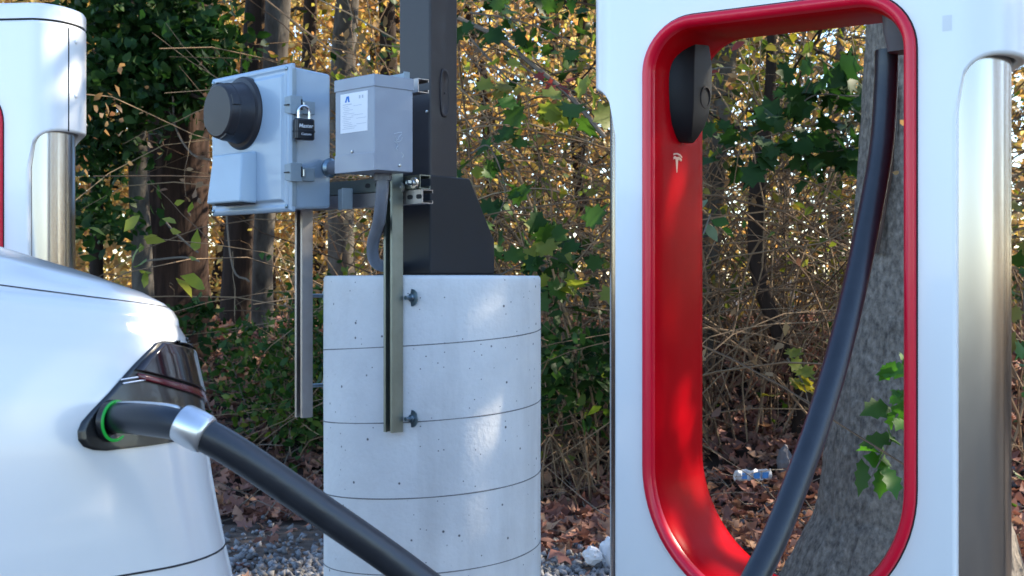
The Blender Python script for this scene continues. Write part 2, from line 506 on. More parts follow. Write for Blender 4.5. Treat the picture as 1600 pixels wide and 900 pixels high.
    # holster for the plug on the far wall
    wu = UC - LHW + 0.0225
    def hr(z, du, v0, v1, ch):
        u1 = wu + du
        return [(wu - 0.004, v0 - 0.004, z), (wu + du * 0.25, v0, z), (u1 - ch, v0 + ch * 1.3, z), (u1, v0 + ch * 2.6, z),
                (u1, v1 - ch, z), (u1 - ch, v1, z), (wu - 0.004, v1, z)]
    b = MB()
    b.loft([hr(1.372, 0.012, 0.100, 0.125, 0.003), hr(1.382, 0.020, 0.085, 0.130, 0.005), hr(1.400, 0.026, 0.068, 0.145, 0.008), hr(1.425, 0.030, 0.058, 0.158, 0.010),
            hr(1.460, 0.032, 0.054, 0.166, 0.011), hr(1.505, 0.032, 0.056, 0.168, 0.011), hr(1.530, 0.030, 0.062, 0.166, 0.011), hr(1.548, 0.028, 0.070, 0.162, 0.010)])
    h = b.build('plug_holster', M['holster'], t, bevel=0.003, angle=30)
    b = MB()
    ax = Vector((1, -0.30, -0.55)).normalized()
    ax = Vector((1, 0.0, -0.12)).normalized()
    b.lathe([(0.0200, -0.004), (0.0200, 0.0012), (0.0175, 0.0020), (0.0155, -0.0035), (0.001, -0.004)], (wu + 0.0315, 0.128, 1.452), ax, 28)
    b.build('holster_socket', M['darkgap'], h, angle=40)
    # emblem on the lining wall
    ev, ez = 0.086, 1.335
    eu = UC - LHW + 0.0202
    f = lambda v, z: (eu, ev + v, ez + z)
    f2 = lambda v, z: (eu - 0.002, ev + v, ez + z)
    b = MB()
    arc = [(-0.021, 0.012), (-0.012, 0.0160), (0, 0.0175), (0.012, 0.0160), (0.021, 0.012)]
    arc2 = [(0.0195, 0.0095), (0.011, 0.0132), (0.0, 0.0148), (-0.011, 0.0132), (-0.0195, 0.0095)]
    b.prism(arc + arc2, f, f2)
    b.prism([(-0.0195, 0.0075), (-0.008, 0.0115), (0, 0.0100), (0.008, 0.0115), (0.0195, 0.0075), (0.0175, 0.0040), (0.0065, 0.0070),
             (0.0045, 0.0050), (0.0008, -0.0170), (-0.0008, -0.0170), (-0.0045, 0.0050), (-0.0065, 0.0070), (-0.0175, 0.0040)], f, f2)
    b.build('emblem', M['emblem'], t, smooth=False)
    # strain relief where the cable leaves the ceiling
    gu, gv = 0.176, 0.085
    sq = lambda z, a_, c_, du=0: [(gu + du + a_ * math.copysign(abs(math.cos(q)) ** 0.6, math.cos(q)), gv + c_ * math.copysign(abs(math.sin(q)) ** 0.6, math.sin(q)), z)
                                 for q in lin(0, 2 * PI, 25)[:-1]]
    b = MB(); b.loft([sq(1.548, 0.028, 0.040), sq(1.520, 0.027, 0.036), sq(1.500, 0.0235, 0.027), sq(1.490, 0.0225, 0.0235)])
    b.build('strain_relief', M['gland'], t, angle=40)
    return t


G_POST = 'white charging posts with red loops'
TH = R(34)
charging_post((0.425, 2.05, 0.012), -TH, 'large white charging post at right with open red loop and thick cable hanging inside', G_POST, (-1,))
res = MB(); res.box(-0.006, 0.008, -0.0006, 0.001, -0.011, 0.012)
post_r = [o for o in COL.objects if o.name == 'charging_post'][0]
ro = res.build('tape_residue', mat('old_tape_residue', (0.70, 0.70, 0.69), 0.6), post_r); ro.location = (0.266, 0, 1.512)
post_l = charging_post((-1.364, 2.90, 0.012), -R(6), 'white charging post partly cut off behind the white car', G_POST)


# ------------------------------------------------------------------ charging cable with its plug
ct = empty('charging_cable', (0.1, 1.6, 0.012), 0, 'thick black charging cable running from red loop down and into the white car', 'cable')
CT = Vector(ct.location)
cpts = [(1386, 80, 2.055), (1384, 140, 2.05), (1376, 240, 2.03), (1352, 370, 1.99), (1326, 490, 1.94), (1294, 610, 1.88),
        (1252, 735, 1.82), (1192, 880, 1.76), (1110, 1010, 1.71), (980, 1090, 1.65), (830, 1040, 1.56),
        (700, 940, 1.49), (600, 866, 1.465), (500, 797, 1.44), (400, 728, 1.415), (345, 693, 1.405), (300, 669, 1.40)]
b = MB(); b.tube([p - CT for p in smooth_path([at(*c) for c in cpts], 10)], 0.0188, 20)
b.build('cable_hose', M['cable'], ct, angle=60)
hp = smooth_path([at(*c) for c in [(148, 654, 1.535), (172, 653, 1.50), (205, 653, 1.462), (240, 656, 1.432), (270, 660, 1.413), (300, 668, 1.40)]], 6)
hr_ = [0.0160 + 0.0025 * (i / (len(hp) - 1)) + 0.0015 * math.sin(PI * i / (len(hp) - 1)) for i in range(len(hp))]
b = MB(); b.tube([p - CT for p in hp], hr_, 20)
ph = b.build('plug_handle', M['handle'], ct, angle=60)
dcol = (at(322, 682, 1.401) - at(284, 662, 1.406)).normalized()
b = MB(); b.lathe([(0.0190, -0.018), (0.0206, -0.017), (0.0220, -0.012), (0.0225, 0.0), (0.0220, 0.012), (0.0206, 0.016), (0.0190, 0.017)], at(303, 670, 1.402) - CT, dcol, 32)
b.build('collar', M['silver'], ph, angle=40)
b = MB()
ip = []
for i in range(7, len(hp) - 4):
    ip.append(hp[i] + Vector((0.002, -0.005, hr_[i] * 0.955)) - CT)
b.tube(ip, [0.001] + [0.0024] * (len(ip) - 2) + [0.001], 8)
b.build('inlay_strip', M['silver'], ph, angle=60)

# ------------------------------------------------------------------ white car (rear corner in view)
CF = Vector((-0.72, -0.694, 0)).normalized(); CL = Vector((-CF.y, CF.x, 0)) * -1
CL = Vector((0.694, -0.72, 0)).normalized()
CC = Vector((-0.338, 1.590, 0.012)) - CF * 0.07
PROF = [(0.22, .10, .16), (0.30, .04, .07), (0.42, .005, .01), (0.55, .0, -.004), (0.66, .0, -.004), (0.735, .001, .002), (0.78, .003, .012),
        (.83, .006, .022), (.88, .010, .030), (.93, .014, .036), (.98, .019, .042), (1.0, .022, .046), (1.03, .027, .051), (1.05, .032, .056), (1.062, .037, .062),
        (1.071, .042, .069), (1.080, .052, .078), (1.088, .070, .088), (1.095, .105, .100), (1.101, .17, .117), (1.106, .28, .15), (1.110, .42, .22), (1.113, .62, .42), (1.114, .80, .8)]
CLEN, CWID = 4.6, 1.84


def crad(z): return 0.17 - 0.10 * max(0.0, min(1.0, (z - 1.062) / 0.045))


def prof(z):
    for i in range(len(PROF) - 1):
        a, c = PROF[i], PROF[i + 1]
        if z <= c[0]:
            t = (z - a[0]) / (c[0] - a[0]); t = max(0, t)
            return a[1] + (c[1] - a[1]) * t, a[2] + (c[2] - a[2]) * t
    return PROF[-1][1:]


def car_pt(s, l, z):
    lift = 0.11 * max(0.0, min(1.0, (z - 0.85) / 0.23)) * min(max(s, 0), 1.1)
    lift += 0.125 * max(0.0, (z - 1.084) / 0.030) * max(0.0, min(1.5, (s - 0.08) / 0.40))
    if s > 3.2: lift -= 0.12 * (s - 3.2) * max(0, (z - 0.85) / 0.25)
    p = CC + CF * s + CL * l
    return Vector((p.x, p.y, CC.z + z + lift))


def car_ring(z):
    es, er = prof(z)
    r = crad(z)
    out = []
    hw = CWID
    L0, L1 = -es, -hw + es
    s0, s1 = er, CLEN - er * 1.5 - 0.05
    for s in lin(s1 - 0.5, s0 + r, 60): out.append((s, L0))
    for a in lin(0, PI / 2, 28)[1:]: out.append((s0 + r - r * math.sin(a), L0 - r + r * math.cos(a)))
    for l in lin(L0 - r, L1 + r, 24)[1:]:
        bow = 0.05 * (1 - (2 * (l - L1) / (L0 - L1) - 1) ** 2)
        out.append((s0 - bow, l))
    for a in lin(0, PI / 2, 10)[1:]: out.append((s0 + r - r * math.cos(a), L1 + r - r * math.sin(a)))
    for s in lin(s0 + r, s1 - 0.5, 20)[1:]: out.append((s, L1))
    for a in lin(0, PI / 2, 8)[1:]: out.append((s1 - 0.5 + 0.5 * math.sin(a), L1 + 0.5 - 0.5 * math.cos(a)))
    for a in lin(0, PI / 2, 8): out.append((s1 - 0.5 + 0.5 * math.cos(a), L0 - 0.5 + 0.5 * math.sin(a)))
    return out[:-1]


def car_surf(w, z, off=0.0):
    """w: metres along the skin from 1.0 m ahead of the corner, round to the back"""
    es, er = prof(z); r = crad(z)
    side = 1.0 - r
    if w <= side:
        s, l, nx, ny = er + 1.0 - w, -es, 0, 1
    elif w <= side + r * PI / 2:
        a = (w - side) / r
        s, l, nx, ny = er + r - r * math.sin(a), -es - r + r * math.cos(a), -math.sin(a), math.cos(a)
    else:
        q = w - side - r * PI / 2
        s, l, nx, ny = er, -es - r - q, -1, 0
        L0, L1 = -es - 0.0, -CWID + es
        s -= 0.05 * (1 - (2 * (l - L1) / (L0 - L1) - 1) ** 2) * min(1, q / 0.3)
    return car_pt(s + nx * off, l + ny * off, z)


car = empty('parked_car', (CC + CF * 2.3 - CL * 0.92), 0, 'white car with a charging plug in its open port, rear corner only in view', 'car')
CO = Vector(car.location)
b = MB()
zz = []
for i in range(len(PROF) - 1):
    n = 6 if PROF[i][0] < 1.05 else 4
    zz += [PROF[i][0] + (PROF[i + 1][0] - PROF[i][0]) * k / n for k in range(n)]
zz.append(PROF[-1][0])
b.loft([[car_pt(s, l, z) - CO for s, l in car_ring(z)] for z in zz])
body = b.build('body', M['carpaint'], car, angle=40)


def inv(px, py):
    best = None
    for w, z, q in CARGRID:
        d = (q[0] - px) ** 2 + (q[1] - py) ** 2
        if best is None or d < best[0]: best = (d, w, z)
    d0, w, z = best
    st = 0.002
    while st > 2e-5:
        moved = False
        for dw, dz in ((st, 0), (-st, 0), (0, st), (0, -st)):
            p = car_surf(w + dw, min(1.061, z + dz))
            d = (800 + p.x / p.y * 2000 - px) ** 2 + (430 - (p.z - CAMZ) / p.y * 2000 - py) ** 2
            if d < d0: d0, w, z, moved = d, w + dw, min(1.061, z + dz), True
        if not moved: st *= 0.5
    return w, z


CARGRID = []
for w in lin(0.35, 1.14, 170):
    for z in lin(0.7, 1.061, 190):
        p = car_surf(w, z)
        CARGRID.append((w, z, (800 + p.x / p.y * 2000, 430 - (p.z - CAMZ) / p.y * 2000)))


def patch(name, m, left, right, nz, nw, off, parent, thick=0.004):
    """skin panel between two border curves given as lists of (w, z)"""
    def res(c, n):
        out = []
        for i in range(n):
            t = i / (n - 1) * (len(c) - 1); k = min(int(t), len(c) - 2); f = t - k
            out.append((c[k][0] + (c[k + 1][0] - c[k][0]) * f, c[k][1] + (c[k + 1][1] - c[k][1]) * f))
        return out
    Lc, Rc = res(left, nz), res(right, nz)
    b = MB()
    for o_, rev in ((off, 0),):
        vs = []
        for i in range(nz):
            for j in range(nw):
                f = j / (nw - 1)
                w = Lc[i][0] + (Rc[i][0] - Lc[i][0]) * f; z = Lc[i][1] + (Rc[i][1] - Lc[i][1]) * f
                vs.append(car_surf(w, z, o_) - CO)
        b.add(vs, [(i * nw + j, i * nw + j + 1, (i + 1) * nw + j + 1, (i + 1) * nw + j) for i in range(nz - 1) for j in range(nw - 1)])
    o = b.build(name, m, parent, angle=50)
    s_ = o.modifiers.new('solid', 'SOLIDIFY'); s_.thickness = thick; s_.offset = 0
    return o


border = [(254, 521), (240, 537), (205, 573), (170, 613), (140, 644), (127, 659), (121, 673), (122, 688), (130, 698), (145, 703), (165, 704)]
def dense(pl_, n=9):
    return [(a[0] + (c[0] - a[0]) * k / n, a[1] + (c[1] - a[1]) * k / n) for a, c in zip(pl_[:-1], pl_[1:]) for k in range(n)] + [pl_[-1]]


border = dense(border, 5)
bl = [inv(*p) for p in border]
wr = 1.20
tl = patch('tail_light', M['port'], bl, [(wr, z) for z in lin(bl[0][1] - 0.006, bl[-1][1] + 0.018, len(bl))], 64, 44, 0.001, car)
# glossy lens over the upper right of the lamp, red strip below it
la = [(252, 525), (240, 539), (215, 563), (203, 577)]
ll = [inv(*p) for p in dense(la, 8)]
lens = patch('lamp_lens', M['lens'], [(w + 0.004, z) for w, z in ll], [(wr, z) for z in lin(ll[0][1] - 0.008, ll[-1][1] - 0.062, len(ll))], 36, 36, 0.006, tl)
patch('red_strip', M['redlens'], [(ll[-1][0] + 0.006, ll[-1][1] - 0.004), (ll[-1][0] + 0.006, ll[-1][1] - 0.010)], [(wr, ll[-1][1] - 0.066), (wr, ll[-1][1] - 0.078)], 4, 36, 0.005, tl)
for k in range(2):
    p0, p1 = inv(186 + 3 * k, 597 + 6 * k - 4), inv(222, 591 + 6 * k - 4)
    b = MB(); b.tube([car_surf(p0[0], p0[1], 0.005) - CO, car_surf(p1[0], p1[1], 0.006) - CO], 0.0011, 6)
    b.build('lamp_rib', M['silver'], tl)
# charge port with its lit ring
pw, pz = inv(174, 657)
pc = car_surf(pw, pz, 0.004); pn = (CL * 0.92 - CF * 0.38).normalized()
b = MB(); b.lathe([(0.0245, -0.004), (0.0245, 0.003), (0.022, 0.005), (0.017, 0.002), (0.001, 0.001)], pc - CO, pn, 32)
pt_ = b.build('charge_port', M['port'], car, angle=40)
tor = MB(); a_ = pn.orthogonal().normalized(); c_ = pn.cross(a_)
tor.tube([pc - CO + pn * 0.004 + (a_ * math.cos(q) + c_ * math.sin(q)) * 0.0225 for q in lin(0, 2 * PI, 41)], 0.0019, 8, cap=False)
tor.build('light_ring', M['green'], pt_, angle=60)
# panel gap between bumper and wing
g0, g1, g2 = inv(205, 897), inv(262, 862), inv(322, 828)
b = MB(); gp = []
for i in range(25):
    t = i / 24
    w = g0[0] - 0.25 + (g2[0] + 0.12 - g0[0] + 0.25) * t
    sl0 = (g2[1] - g0[1]) / (g2[0] - g0[0])
    gp.append(car_surf(w, g0[1] + sl0 * (w - g0[0]), 0.0002) - CO)
b.tube(gp, 0.0014, 6); b.build('bumper_gap', M['darkgap'], car)
# boot lid shut line along the rear shoulder
b = MB(); b.tube([car_surf(w, 1.0860 - 0.004 * (w - 0.6), 0.0001) - CO for w in lin(0.2, 1.02, 40)], 0.0009, 6)
b.build('boot_gap', M['darkgap'], car)
# cabin and wheels, out of the picture but part of the car
b = MB()
gh = []
for z, i0, i1, e in ((1.10, 0.95, 3.55, .20), (1.30, 1.35, 3.0, .30), (1.41, 1.8, 2.6, .40), (1.44, 2.0, 2.4, .5)):
    gh.append([CC + CF * s + CL * l + Vector((0, 0, z)) - CO for s, l in ((i0, -e), (i1, -e), (i1 + .1, -CWID / 2), (i1, -CWID + e), (i0, -CWID + e), (i0 - .1, -CWID / 2))])
b.loft(gh); b.build('cabin_glass', M['glass'], car, bevel=0.03)
for s in (0.95, 3.75):
    for l in (-0.02, -CWID + 0.02):
        c = CC + CF * s + CL * (l - math.copysign(0.09, l + 0.9)) - CO; c.z = 0.335
        sg = 1 if l > -0.9 else -1
        b = MB(); b.lathe([(0.21, -0.10), (0.32, -0.11), (0.335, -0.08), (0.335, 0.08), (0.32, 0.112), (0.23, 0.112), (0.22, 0.07)], c, CL * sg, 36)
        wo = b.build('wheel', M['tyre'], car, angle=50)
        b = MB(); b.lathe([(0.23, 0.06), (0.225, 0.105), (0.18, 0.085), (0.06, 0.10), (0.02, 0.115)], c, CL * sg, 10)
        b.build('rim', M['rim'], wo, angle=20)

# ------------------------------------------------------------------ concrete footing
FC = Vector((-0.2585, 4.17, 0)); FR = 0.352; FH = 1.148
ft = empty('concrete_footing', FC, 0, 'tall round grey concrete footing with spiral seams under the steel pole', 'footing')
b = MB()
ang = lin(0, 2 * PI, 129)[:-1]
ring = lambda r, z: [(r * math.cos(a), r * math.sin(a), z) for a in ang]
zs_ = lin(-0.1, FH - 0.012, 40)
rg = []
for z in zs_:
    rg.append([((FR + 0.0012 * noise.noise(Vector((math.cos(a) * 2, math.sin(a) * 2, z * 3)))) * math.cos(a),
                (FR + 0.0012 * noise.noise(Vector((math.cos(a) * 2, math.sin(a) * 2, z * 3)))) * math.sin(a), z) for a in ang])
rg += [ring(FR - 0.002, FH - 0.005), ring(FR - 0.007, FH), ring(FR * 0.5, FH + 0.002)]
b.loft(rg); b.build('cast_cylinder', M['concrete'], ft, angle=50)
seam_m = mat('dark_seam_grey', (0.20, 0.20, 0.205), 0.9, var=0.4, vscale=30)  # uneven dark grey for the spiral seam line
# helix: rises 70 mm across the front, the rest of its pitch round the back
b = MB(); hpz = []
for turn in range(-1, 6):
    for k in range(96):
        q = k / 96
        a = PI + q * 2 * PI            # starts at the left, passes the front
        rise = 0.072 * (q / 0.5) if q < 0.5 else 0.072 + 0.156 * ((q - 0.5) / 0.5)
        z = 0.2225 - 0.228 + turn * 0.228 - 0.0 + rise
        if 0.0 < z < FH - 0.008:
            hpz.append(((FR - 0.0006) * math.cos(a), (FR - 0.0006) * math.sin(a), z))
b.tube(hpz, 0.0021, 6); b.build('spiral_seam', seam_m, ft)

# ------------------------------------------------------------------ steel pole with boot
PYAW = R(38)
pole = empty('steel_pole', (FC.x - 0.012, FC.y - 0.03, FH), -PYAW, 'dark square steel pole with flared boot standing on the concrete footing', 'pole')
hw = 0.0675
b = MB(); b.box(-hw, hw, -hw, hw, 0.0, 3.4); b.build('pole_shaft', M['polysteel'], pole, bevel=0.008, seg=3)
b = MB()
e = 0.012
poly = [(-hw - e, 0.004), (0.245, 0.004), (0.245, 0.118), (0.115, 0.318), (-hw - e, 0.318)]
b.prism(poly, lambda y, z: (-hw - e, y, z), lambda y, z: (hw + e, y, z))
b.build('boot', M['boot'], pole, bevel=0.006, seg=3)
b = MB(); b.box(-hw - 0.05, hw + 0.03, -hw - 0.05, 0.26, 0.0, 0.006); b.build('base_plate', M['boot'], pole, bevel=0.002)
rt = lambda s_, dx: [(hw + dx, 0.0 + 0.021 * s_ * math.copysign(1, math.cos(q)) * abs(math.cos(q)) ** 0.6, 0.585 + 0.078 * s_ * math.copysign(1, math.sin(q)) * abs(math.sin(q)) ** 0.75)
                     for q in lin(0, 2 * PI, 33)[:-1]]
b = MB(); b.loft([rt(1, -0.001), rt(1, 0.003), rt(0.96, 0.0045), rt(0.88, 0.0045), rt(0.85, 0.003), rt(0.3, 0.003)])
hc = b.build('handhole_cover', M['polysteel'], pole, angle=40)
b = MB(); b.lathe([(0.005, 0), (0.005, 0.002), (0.002, 0.003)], (hw + 0.003, 0.0, 0.585), (1, 0, 0), 12); b.build('screw', M['polysteel'], hc)
b = MB(); b.lathe([(0.0045, 0), (0.0045, 0.003), (0.002, 0.004)], (hw - 0.012, -hw, 0.520), (0, -1, 0), 12); b.build('screw', M['zinc'], pole)

# ------------------------------------------------------------------ strut framework (local: u along the row, v back, z)
EO = Vector((-0.36, 3.81, 0)); EY = R(46)
EU_ = Vector((math.cos(EY), -math.sin(EY), 0)); EV_ = Vector((math.sin(EY), math.cos(EY), 0))


def ew(u, v, z): return EO + EU_ * u + EV_ * v + Vector((0, 0, z))


def channel(b, length, axis):
    """41 mm channel open to -v; axis 'z' or 'u'"""
    s = 0.0206; t = 0.0026; li = 0.0075; g = 0.011
    poly = [(-s, 0.041), (s, 0.041), (s, 0), (g, 0), (g, li), (g + t, li), (g + t, t), (s - t, t), (s - t, 0.041 - t), (-s + t, 0.041 - t), (-s + t, t),
            (-g - t, t), (-g - t, li), (-g, li), (-g, 0), (-s, 0)]
    if axis == 'z':
        b.prism(poly, lambda a, v: (a, v, 0), lambda a, v: (a, v, length))
    else:
        b.prism(poly, lambda a, v: (0, v, a), lambda a, v: (length, v, a))
    return b


G_V = 'vertical strut channels bolted to the footing'
for (u, z0, z1, m, lab) in ((0.0, 0.683, 1.46, 'galvgreen', 'greenish vertical metal strut bolted against front of the concrete footing'),
                            (-0.462, 0.690, 1.40, 'galv', 'grey vertical metal strut below the meter cabinet left of the footing')):
    p = ew(u, -0.012, z0)
    t = empty('strut_post', p, -EY, lab, 'strut', G_V)
    b = MB(); channel(b, z1 - z0, 'z'); b.build('channel', M[m], t, smooth=False)
    for zb in ((1.083, 0.722) if u == 0 else (1.083, 0.790)):
        gap = 0.012 if False else 0.0
        # anchor: rod from channel back to concrete, washer on it
        q = ew(u + (0.034 if u == 0 else 0.0), 0.0, zb)
        side = u + (0.036 if u == 0 else 0.0)
        b = MB()
        # distance from this u to the cylinder along v
        o2 = ew(side, 0, zb) - FC; bb = o2.x * EV_.x + o2.y * EV_.y; cc = o2.x ** 2 + o2.y ** 2 - FR ** 2
        disc = bb * bb - cc
        dist = (-bb - math.sqrt(disc)) if disc > 0 else 0.10
        loc = lambda v_: (side - u, v_ + 0.012, zb - z0)
        b.lathe([(0.0065, 0.0), (0.0065, max(0.0, dist - 0.02))], loc(0.025), (0, 1, 0), 10)
        an = b.build('anchor_rod', M['bolt'], t)
        b = MB(); b.lathe([(0.007, -0.009), (0.012, -0.007), (0.0125, -0.003), (0.026, -0.002), (0.026, 0.001)], loc(dist), (0, 1, 0), 20)
        b.build('washer', M['bolt'], an, angle=40)

# horizontal rails: lower pair and one upper stub
G_H = 'horizontal strut rails behind the grey boxes'


def rail(u0, u1, v, z, lab, m, slots):
    t = empty('strut_rail', ew(u0, v, z - 0.02), -EY, lab, 'strut', G_H)
    b = MB(); L_ = u1 - u0
    # channel turned round: slotted back to the viewer
    s = 0.0206; tt = 0.0026
    b.prism([(-s, 0), (s, 0), (s, 0.041), (0.011, 0.041), (0.011, 0.038), (s - tt, 0.038), (s - tt, tt), (-s + tt, tt), (-s + tt, 0.038), (-0.011, 0.038), (-0.011, 0.041), (-s, 0.041)],
            lambda a, v_: (0, v_, a + 0.02), lambda a, v_: (L_, v_, a + 0.02))
    b.build('channel', M[m], t, smooth=False)
    for us in slots:
        b = MB()
        el = [(us - u0 + 0.0125 * math.copysign(1, math.cos(q)) * abs(math.cos(q)) ** 0.6, 0.007 * math.sin(q)) for q in lin(0, 2 * PI, 17)[:-1]]
        b.prism(el, lambda x, z_: (x, -0.0008, z_ + 0.02), lambda x, z_: (x, 0.001, z_ + 0.02))
        b.build('slot', M['darkgap'], t)
    return t


rail(-0.60, 0.102, 0.036, 1.382, 'lower slotted metal strut rail between meter cabinet and pole boot', 'galv', (0.086, 0.045, 0.004))
rail(-0.60, 0.090, 0.036, 1.426, 'upper of two stacked strut rails just below the transformer box', 'galvgreen', (-0.16, -0.11, 0.03))
r3 = rail(-0.30, 0.078, 0.040, 1.712, 'short strut rail ending behind the top of the transformer box', 'galv', (0.0,))
# hardware on the rails
t = empty('rail_clamp', ew(0.075, -0.03, 1.40), -EY, 'pair of bright round washers and bolts on the strut under the transformer', 'bolt')
for (u, z, r_) in ((0.0, 0.022, 0.0165), (-0.062, 0.012, 0.0155), (-0.075, -0.025, 0.0140)):
    b = MB(); b.lathe([(r_, 0.030), (r_, 0.0225), (r_ * 0.55, 0.0215), (r_ * 0.5, 0.016)], (u, 0.03, z), (0, 1, 0), 20)
    wv = b.build('washer', M['zinc'], t, angle=40)
    b = MB(); b.lathe([(r_ * 0.5, 0.0), (r_ * 0.5, 0.014), (r_ * 0.25, 0.016)], (u, 0.043, z), (0, -1, 0), 6); b.build('bolt_head', M['bolt'], wv, smooth=False)
t = empty('angle_bracket', ew(-0.268, -0.03, 1.386), -EY, 'small blue-grey angle bracket joining the meter cabinet to the strut rail', 'bracket')
b = MB(); b.box(0, 0.072, 0.032, 0.0355, -0.032, 0.032); b.box(0.068, 0.072, -0.004, 0.032, -0.032, 0.032)
b.build('bracket_plate', M['latch'], t, bevel=0.001)
b = MB(); b.lathe([(0.010, 0), (0.010, 0.006), (0.005, 0.008)], (0.034, 0.032, 0.0), (0, -1, 0), 6); b.build('bolt_head', M['bolt'], t, smooth=False)
t = empty('mounting_ear', ew(0.072, -0.035, 1.70), -EY, 'pale metal mounting ear with white clips above the transformer box', 'bracket')
b = MB(); b.box(-0.06, 0.055, 0.0, 0.003, -0.02, 0.036); b.box(0.053, 0.056, -0.02, 0.0, -0.02, 0.036)
b.build('ear_plate', M['latch'], t, bevel=0.001)

# ------------------------------------------------------------------ meter cabinet
mc = empty('meter_cabinet', ew(-0.47, -0.112, 1.346), -EY, 'blue-grey meter cabinet with round black meter and hinged lid', 'cabinet')
x0, x1, H = -0.222, 0.222, 0.440
tp = lambda i, y, z0, z1: [(x0 + i, y, z0), (x1 - i, y, z0), (x1 - i, y, z1), (x0 + i, y, z1)]
b = MB(); b.loft([tp(0.004, -0.062, 0.004, H - 0.004), tp(0.012, 0.082, 0.012, H - 0.012)])
b.build('cabinet_body', M['cabinet'], mc, bevel=0.010, seg=3)
b = MB(); b.loft([tp(-0.004, -0.060, -0.004, H + 0.004), tp(-0.004, -0.074, -0.004, H + 0.004), tp(0.002, -0.080, 0.002, H - 0.002), tp(0.010, -0.082, 0.010, H - 0.010),
                  tp(0.018, -0.079, 0.018, H - 0.018), tp(0.026, -0.079, 0.026, H - 0.026), tp(0.034, -0.088, 0.034, H - 0.034)])
lid = b.build('lid', M['cabinet'], mc, bevel=0.003, seg=2, angle=20)
for x, z in ((x0 + 0.012, 0.012), (x1 - 0.012, 0.012), (x1 - 0.012, H - 0.012), (x0 + 0.012, H - 0.012)):
    b = MB(); b.lathe([(0.006, 0), (0.006, 0.003), (0.003, 0.0045)], (x, -0.0815, z), (0, -1, 0), 12); b.build('screw', M['bolt'], lid)
b = MB(); b.box(x1 - 0.012, x1 + 0.0045, -0.0735, -0.0565, 0.01, H - 0.01)
b.build('hinge_rail', M['latch'], mc, bevel=0.003)
for z in (0.315, 0.112):
    b = MB()
    b.loft([[(x1 - 0.012, -0.090, z - .022), (x1 - 0.012, -0.090, z + .026), (x1 - 0.006, -0.078, z + .026), (x1 - 0.006, -0.078, z - .022)],
            [(x1 + 0.012, -0.084, z - .026), (x1 + 0.012, -0.084, z + .030), (x1 + 0.004, -0.070, z + .030), (x1 + 0.004, -0.070, z - .026)],
            [(x1 + 0.018, -0.045, z - .026), (x1 + 0.018, -0.045, z + .030), (x1 - 0.002, -0.045, z + .030), (x1 - 0.002, -0.045, z - .026)]])
    la_ = b.build('latch', M['latch'], mc, bevel=0.002, angle=20)
    b = MB(); b.box(x1 - 0.004, x1 + 0.011, -0.045, 0.006, z - 0.022, z + 0.018)
    b.build('hasp', M['latch'], la_, bevel=0.002)
    b = MB(); b.box(x1 + 0.012, x1 + 0.0195, -0.050, -0.046, z - 0.012, z + 0.020); b.build('latch_slot', M['darkgap'], la_)
    b = MB(); b.box(x1 - 0.013, x1 + 0.010, -0.0915, -0.086, z + 0.000, z + 0.003); b.build('latch_groove', M['darkgap'], la_)
    b = MB(); b.tube([(x1 + 0.011, -0.036, z + q) for q in (-0.008, 0.012)], 0.0055, 10); b.build('hasp_eye', M['zinc'], la_)
# round meter
mx, mz = -0.026, 0.313
b = MB(); b.lathe([(0.115, 0.080), (0.115, 0.092), (0.109, 0.100), (0.097, 0.103), (0.094, 0.110), (0.090, 0.150), (0.088, 0.1525), (0.086, 0.168), (0.083, 0.176), (0.078, 0.180), (0.02, 0.181), (0.001, 0.181)], (mx, 0, mz), (0, -1, 0), 64)
mt = b.build('round_meter', M['meter'], mc, angle=25)
for k in range(4):
    q = R(20 + 90 * k)
    pr = lin(q - 0.20, q + 0.20, 7)
    b = MB()
    b.loft([[(mx + r_ * math.cos(a), -h, mz + r_ * math.sin(a)) for a in pr] + [(mx + (r_ - 0.008) * math.cos(a), -h, mz + (r_ - 0.008) * math.sin(a)) for a in reversed(pr)]
            for r_, h in ((0.0925, 0.148), (0.0925, 0.168), (0.089, 0.175))])
    b.build('grip_lug', M['meter'], mt, bevel=0.001)
# square hood below the meter
hx0, hx1, hz0, hz1 = -0.150, 0.056, 0.028, 0.190
b = MB()
b.loft([[(hx0, -0.084, hz0), (hx1, -0.084, hz0), (hx1, -0.084, hz1), (hx0, -0.084, hz1)],
        [(hx0 + 0.002, -0.100, hz0), (hx1 - 0.002, -0.100, hz0), (hx1 - 0.004, -0.100, hz1 - 0.002), (hx0 + 0.004, -0.100, hz1 - 0.002)],
        [(hx0 + 0.004, -0.146, hz0 + 0.002), (hx1 - 0.006, -0.146, hz0 + 0.002), (hx1 - 0.020, -0.130, hz1 - 0.006), (hx0 + 0.016, -0.130, hz1 - 0.006)]])
b.build('square_hood', M['hood'], mc, bevel=0.007, seg=3)
b = MB(); b.box(hx0 + 0.012, hx1 - 0.008, -0.132, -0.088, hz0 - 0.003, hz0 - 0.0005); b.build('hood_opening', M['darkgap'], mc)

